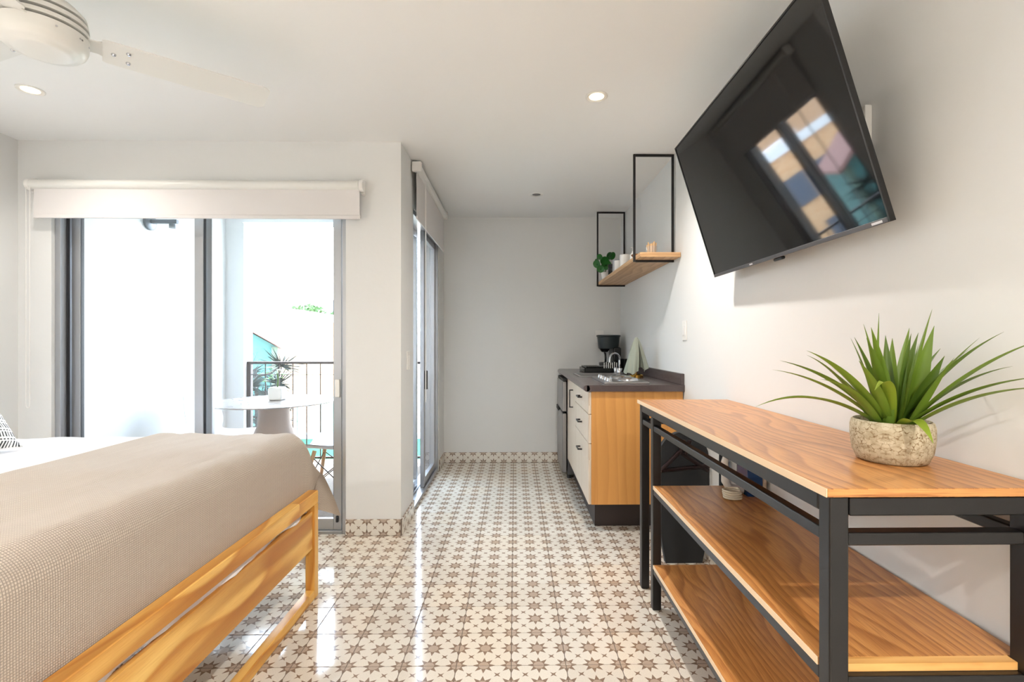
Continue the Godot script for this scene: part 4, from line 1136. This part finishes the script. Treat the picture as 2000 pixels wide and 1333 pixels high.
func build_balcony():
	structure("floor_balcony", bx(-2.9, -0.845, -0.2, -0.03, 3.15, 4.85), M.outside_wall)
	var b := Mb.new()
	addbx(b, -2.9, -2.75, -0.03, 2.4, 3.15, 4.7)
	addbx(b, -2.9, -2.58, -0.03, 2.4, 4.7, 4.86)
	structure("wall_balcony_side", b, M.outside_wall)
	structure("ceiling_balcony_beam", bx(-2.58, -0.845, 2.31, 2.4, 4.66, 4.86), M.outside_wall)
	# railing
	var t := thing("balcony_railing", "dark iron balcony railing with thin upright bars", "railing", P(-1.7, -0.03, 4.77))
	part("top_rail", bx(-2.58, -0.85, 0.965, 0.99, 4.75, 4.79, 0.003), M.rail_iron, t)
	part("lower_rail", bx(-2.58, -0.85, 0.05, 0.07, 4.76, 4.78, 0.002), M.rail_iron, t)
	part("middle_rail", bx(-2.58, -0.85, 0.86, 0.868, 4.766, 4.774, 0.001), M.rail_iron, t)
	for x in [-2.58, -0.89]: part("post", bx(x, x + 0.038, -0.03, 0.99, 4.75, 4.79, 0.003), M.rail_iron, t)
	for k in 12: part("bar", tub([P(-2.41 + 0.132 * k, 0.06, 4.77), P(-2.41 + 0.132 * k, 0.97, 4.77)], 0.006, 8), M.rail_iron, t)
	# sconce
	t = thing("wall_sconce", "grey wall sconce with a clear glass globe on the balcony wall", "sconce", P(-2.75, 2.08, 3.72))
	var sx := Basis(Vector3(0, 0, 1), -PI / 2)
	part("back_plate", lat([Vector2(0, 0), Vector2(0.06, 0), Vector2(0.06, 0.018), Vector2(0.055, 0.022), Vector2(0, 0.022)], 28, Transform3D(sx, P(-2.75, 2.08, 3.72))), M.sconce_metal, t)
	part("arm", bx(-2.73, -2.535, 2.07, 2.1, 3.705, 3.735, 0.004), M.sconce_metal, t)
	part("socket", lat([Vector2(0, 2.035), Vector2(0.022, 2.035), Vector2(0.022, 2.07), Vector2(0, 2.07)], 16, mv(P(-2.575, 0, 3.72))), M.sconce_metal, t)
	var gp := []
	for k in 15:
		var a := lerpf(0.22, PI, k / 14.0)
		gp.append(Vector2(sin(a) * 0.1, 1.955 + cos(a) * 0.1))
	gp.reverse()
	part("glass_globe", lat(gp, 32, mv(P(-2.575, 0, 3.72))), M.clear_glass, t)
	# table with plant
	var tc := P(-1.79, -0.03, 3.67)
	t = thing("bistro_table", "round white marble table with a flared wooden pedestal on the balcony", "table", tc)
	part("tabletop", lat([Vector2(0, 0.755), Vector2(0.36, 0.755), Vector2(0.43, 0.762), Vector2(0.44, 0.768), Vector2(0.438, 0.772), Vector2(0, 0.772)], 64, mv(tc)), M.marble, t)
	part("pedestal", lat([Vector2(0, 0.755), Vector2(0.105, 0.755), Vector2(0.106, 0.68), Vector2(0.112, 0.6), Vector2(0.15, 0.5), Vector2(0.19, 0.38), Vector2(0.215, 0.2), Vector2(0.24, 0.02), Vector2(0.24, 0.0), Vector2(0, 0)].duplicate(), 40, mv(tc)), M.pale_wood, t)
	var pc := P(-1.79, 0.742, 3.72)
	t = thing("potted_plant", "small bright green plant in a white cube pot on the balcony table", "plant", pc)
	part("pot", bx(-1.842, -1.738, 0.742, 0.84, 3.668, 3.772, 0.012), M.ceramic_white, t)
	part("stem", tub([pc + Vector3(0, 0.09, 0), pc + Vector3(0.004, 0.16, 0), pc + Vector3(0.0, 0.2, 0)], 0.006, 6), M.stem, t)
	var lr := RandomNumberGenerator.new()
	lr.seed = 31
	for k in 30:
		var a := lr.randf() * TAU
		var h := lr.randf_range(0.13, 0.26)
		var r := lr.randf_range(0.02, 0.085)
		var q := pc + Vector3(cos(a) * r - 0.01, h, sin(a) * r)
		var lb := Mb.new()
		var fw := Vector3(cos(a), 0.25, sin(a)).normalized()
		var sd := fw.cross(Vector3.UP).normalized()
		var lf := func(u: float, v: float) -> Vector3:
			var w := 0.016 * sin(PI * v)
			return q + fw * (v * 0.05) + sd * (u * 2.0 - 1.0) * w + Vector3(0, -0.02 * v * v, 0)
		lb.grid(2, 6, lf)
		part("leaf", lb, M.leaf_bright, t)
	shell_chair("shell_chair", "white shell chair against the balcony side wall, left of the round table", P(-2.32, -0.03, 3.95), 0.0)
	shell_chair("shell_chair", "white shell chair right of the round table, its seat under the table edge", P(-1.36, -0.03, 3.72), PI)

# ---------------------------------------------------------------- street
func spiky_tree(at: Vector3, s: int):
	var t := thing("yucca_tree", "dark spiky-leaved tree in front of the turquoise house", "tree", at)
	var r := RandomNumberGenerator.new()
	r.seed = s
	part("trunk", tub([at, at + Vector3(0.05, 2.2, 0), at + Vector3(-0.03, 4.2, 0)], [0.1, 0.05, 0.02], 10), M.branch, t)
	for k in 14:
		var h := 3.05 + 0.08 * k
		var a := k * 2.4
		var b0 := at + Vector3(0, h, 0)
		var b1 := b0 + Vector3(cos(a) * r.randf_range(0.15, 0.42), r.randf_range(0.0, 0.16), sin(a) * 0.3)
		part("branch", tub([b0, b0.lerp(b1, 0.5) + Vector3(0, -0.04, 0), b1], [0.018, 0.015, 0.012], 8), M.branch, t)
		var tuft := Mb.new()
		for q in 60:
			var d := Vector3(r.randf_range(-1, 1), r.randf_range(-0.6, 1), r.randf_range(-1, 1)).normalized()
			var sd := d.cross(Vector3(0.3, 0.2, 1)).normalized() * 0.011
			var len := r.randf_range(0.2, 0.42)
			var nn := sd.cross(d).normalized()
			tuft.tri(b1 - sd, b1 + sd, b1 + d * len, nn, nn, nn)
			tuft.tri(b1 - sd.cross(d), b1 + sd.cross(d), b1 + d * len, sd, sd, sd)
		part("leaf_tuft", tuft, M.spike, t)

func leafy(called: String, label: String, at: Vector3, height: float, crown: Vector3, s: int, m: Material):
	var t := thing(called, label, "tree", at)
	var r := RandomNumberGenerator.new()
	r.seed = s
	part("trunk", tub([at, at + Vector3(0, height - crown.y * 0.5, 0)], [0.16, 0.08], 8), M.branch, t)
	var b := Mb.new()
	for k in 1400:
		var d := Vector3(r.randfn(), r.randfn(), r.randfn()).normalized() * pow(r.randf(), 0.4)
		var p := at + Vector3(0, height, 0) + d * crown
		var u := Vector3(r.randfn(), r.randfn(), r.randfn()).normalized() * 0.3
		var w := u.cross(Vector3(r.randfn(), r.randfn(), r.randfn())).normalized() * 0.22
		var nn := u.cross(w).normalized()
		b.tri(p - u, p + w, p + u, nn, nn, nn)
	part("crown", b, m, t)

func build_street():
	structure("ground", bx(-60, 40, -3.6, -3.4, 5.5, 90), M.asphalt)
	# turquoise house with a sloping pink roof edge
	var t := thing("turquoise_house", "turquoise house with a sloping pink roof edge beyond the railing", "house", P(-3.98, -3.4, 8.0))
	var hx := Transform3D(Basis(Vector3(-0.866, 0, 0.5), Vector3.UP, Vector3(-0.5, 0, -0.866)), P(-3.98, 0, 8.0))
	var b := Mb.new()
	b.prism(PackedVector2Array([Vector2(-0.1, -3.4), Vector2(3.4, -3.4), Vector2(3.4, 1.9), Vector2(1.3, 1.98), Vector2(-0.1, 1.1)]), 4.0, hx)
	part("gable_wall", b, M.teal_wall, t)
	b = Mb.new()
	b.box(Vector3(-0.12, -3.4, -0.05), Vector3(-0.03, 1.1, 0.05), 0.01, 0, Vector2.ZERO, hx)
	part("corner_column", b, M.sage_column, t)
	b = Mb.new()
	b.prism(PackedVector2Array([Vector2(-0.19, 1.06), Vector2(-0.19, 1.13), Vector2(1.3, 2.08), Vector2(3.6, 2.08), Vector2(3.6, 2.0), Vector2(1.3, 2.0)]), 4.3, hx * mv(Vector3(0, 0, -0.2)))
	part("roof", b, M.roof_pink, t)
	b = Mb.new()
	b.box(Vector3(0.35, -0.7, -0.03), Vector3(0.8, 0.3, 0.02), 0.0, 0, Vector2.ZERO, hx)
	part("window", b, M.outside_wall, t)
	spiky_tree(P(-3.65, -3.4, 7.0), 17)
	# low green garden wall
	t = thing("garden_wall", "low green garden wall with a fence of thin bars across the street", "wall", P(-1.5, -3.4, 8.4))
	part("base_wall", bx(-3.8, 6.0, -3.4, -0.45, 8.3, 8.45), M.teal_low, t)
	part("coping", bx(-3.8, 6.0, -0.45, -0.38, 8.27, 8.48), M.outside_wall, t)
	for k in 16: part("bar", bx(-3.7 + 0.2 * k, -3.68 + 0.2 * k, -0.38, 0.2, 8.36, 8.38), M.sage_column, t)
	# long white-roofed building
	t = thing("warehouse", "long cream building with a pale sloping roof across the street", "building", P(-6.0, -3.4, 26.0))
	part("wall", bx(-13.0, 6.0, -3.4, 1.0, 23.0, 30.0), M.cream_wall, t)
	b = Mb.new()
	b.prism(PackedVector2Array([Vector2(-13.4, 0.9), Vector2(6.4, 0.9), Vector2(6.4, 1.0), Vector2(-7.6, 1.85), Vector2(-8.9, 2.27), Vector2(-10.5, 2.5), Vector2(-13.4, 2.75)]), -8.0, mv(P(0, 0, 22.6)))
	part("roof", b, M.white_metal_roof, t)
	for x in [-10.8, -8.95, -7.2]:
		var wd := part("window", bx(x, x + 0.55, -1.3, -0.2, 22.93, 23.0), M.window_brown, t)
		part("window_frame", bx(x - 0.08, x + 0.63, -0.2, -0.1, 22.9, 23.0), M.cream_wall, wd)
	# orange rendered block behind the turquoise house
	t = thing("orange_building", "orange brick building with a white top band behind the turquoise house", "building", P(-12, -3.4, 17))
	part("wall", bx(-18.0, -7.3, -3.4, 1.95, 16.0, 20.0), M.brick_render, t)
	part("parapet", bx(-18.1, -7.2, 1.95, 2.25, 15.9, 20.1), M.white_metal_roof, t)
	for x in [-11.6, -9.6, -8.4]: part("window", bx(x, x + 0.7, 0.2, 1.2, 15.94, 16.0), M.grey_tower, t)
	part("gate", bx(-9.3, -8.1, -3.4, -0.6, 15.93, 16.0), M.grey_tower, t)
	# taller block farther left
	t = thing("apartment_block", "peach apartment block with small balconies far beyond the railing", "building", P(-23, -3.4, 42))
	part("wall", bx(-28.0, -21.1, -3.4, 5.6, 40.0, 46.0), M.peach_wall, t)
	for y in [2.2, 5.0]: part("balcony", bx(-25.0, -21.75, y, y + 0.25, 39.2, 40.0), M.grey_tower, t)
	for y in [3.0, 0.2]: part("window", bx(-21.8, -21.4, y, y + 1.3, 39.93, 40.0), M.window_brown, t)
	t = thing("office_tower", "slim grey tower on the horizon beyond the pale roof", "tower", P(-25.6, -3.4, 70))
	part("shaft", bx(-26.0, -25.4, -3.4, 6.9, 70, 71), M.grey_tower, t)
	part("roof_cap", bx(-25.95, -25.45, 6.9, 7.15, 70.1, 70.9), M.pole, t)
	leafy("tree", "low green tree crowns rising behind the pale roof", P(-15.2, -3.4, 36), 6.4, Vector3(1.35, 0.85, 1.2), 5, M.tree_green)
	leafy("tree", "small pale green tree below the grey tower", P(-16.2, -3.4, 44), 6.4, Vector3(0.6, 0.7, 0.6), 6, M.tree_green)
	single("utility_pole", tub([P(-13.7, -3.4, 32.0), P(-13.7, 5.6, 32.0)], [0.05, 0.03], 8), M.pole, "thin pale pole standing behind the pale roof", "pole", P(-13.7, -3.4, 32.0))

# ---------------------------------------------------------------- scene
func _ready():
	# camera: level, eye at 1.181 m, turned 0.8 degrees right, lens shifted a little
	var cam := Camera3D.new()
	cam.name = "camera"
	add_child(cam)
	cam.position = Vector3(0, 1.181, 0)
	cam.rotation.y = -0.014
	cam.set_frustum(2.0 * 666.5 / 957.0 * 0.05, Vector2(-19.0 / 957.0, 1.5 / 957.0) * 0.05, 0.05, 300.0)
	cam.current = true
	# sky and exposure
	var env := Environment.new()
	env.background_mode = Environment.BG_SKY
	var sm := ProceduralSkyMaterial.new()
	sm.sky_top_color = Color(0.80, 0.90, 1.0)
	sm.sky_horizon_color = Color(0.97, 0.985, 1.0)
	sm.ground_bottom_color = Color(0.62, 0.6, 0.57)
	sm.ground_horizon_color = Color(0.92, 0.93, 0.94)
	sm.sky_energy_multiplier = 1.0
	var sky := Sky.new()
	sky.sky_material = sm
	env.sky = sky
	env.background_energy_multiplier = 8.0
	env.ambient_light_source = Environment.AMBIENT_SOURCE_SKY
	env.tonemap_mode = Environment.TONE_MAPPER_LINEAR
	env.tonemap_exposure = 2.7
	env.sdfgi_enabled = true; env.ssao_enabled = true; env.ssil_enabled = true
	var we := WorldEnvironment.new()
	we.name = "environment"
	we.environment = env
	add_child(we)

	# high sun over the street, behind the facades across the way; it reaches only the outer strip of the balcony
	var sun := DirectionalLight3D.new()
	sun.name = "sun"
	add_child(sun)
	sun.rotation_degrees = Vector3(-74, 168, 0)
	sun.light_color = Color(1.0, 0.975, 0.94)
	sun.light_energy = 3.0
	sun.light_angular_distance = 0.6
	sun.sky_mode = DirectionalLight3D.SKY_MODE_LIGHT_ONLY
	sun.shadow_enabled = true

	rng.seed = 1
	make_materials()
	build_room()
	build_doors()
	build_balcony()
	build_street()
	build_bed()
	build_console()
	build_kitchen()
	build_shelf()
	build_tv()
	build_blinds()
	build_fan()
	build_fittings()
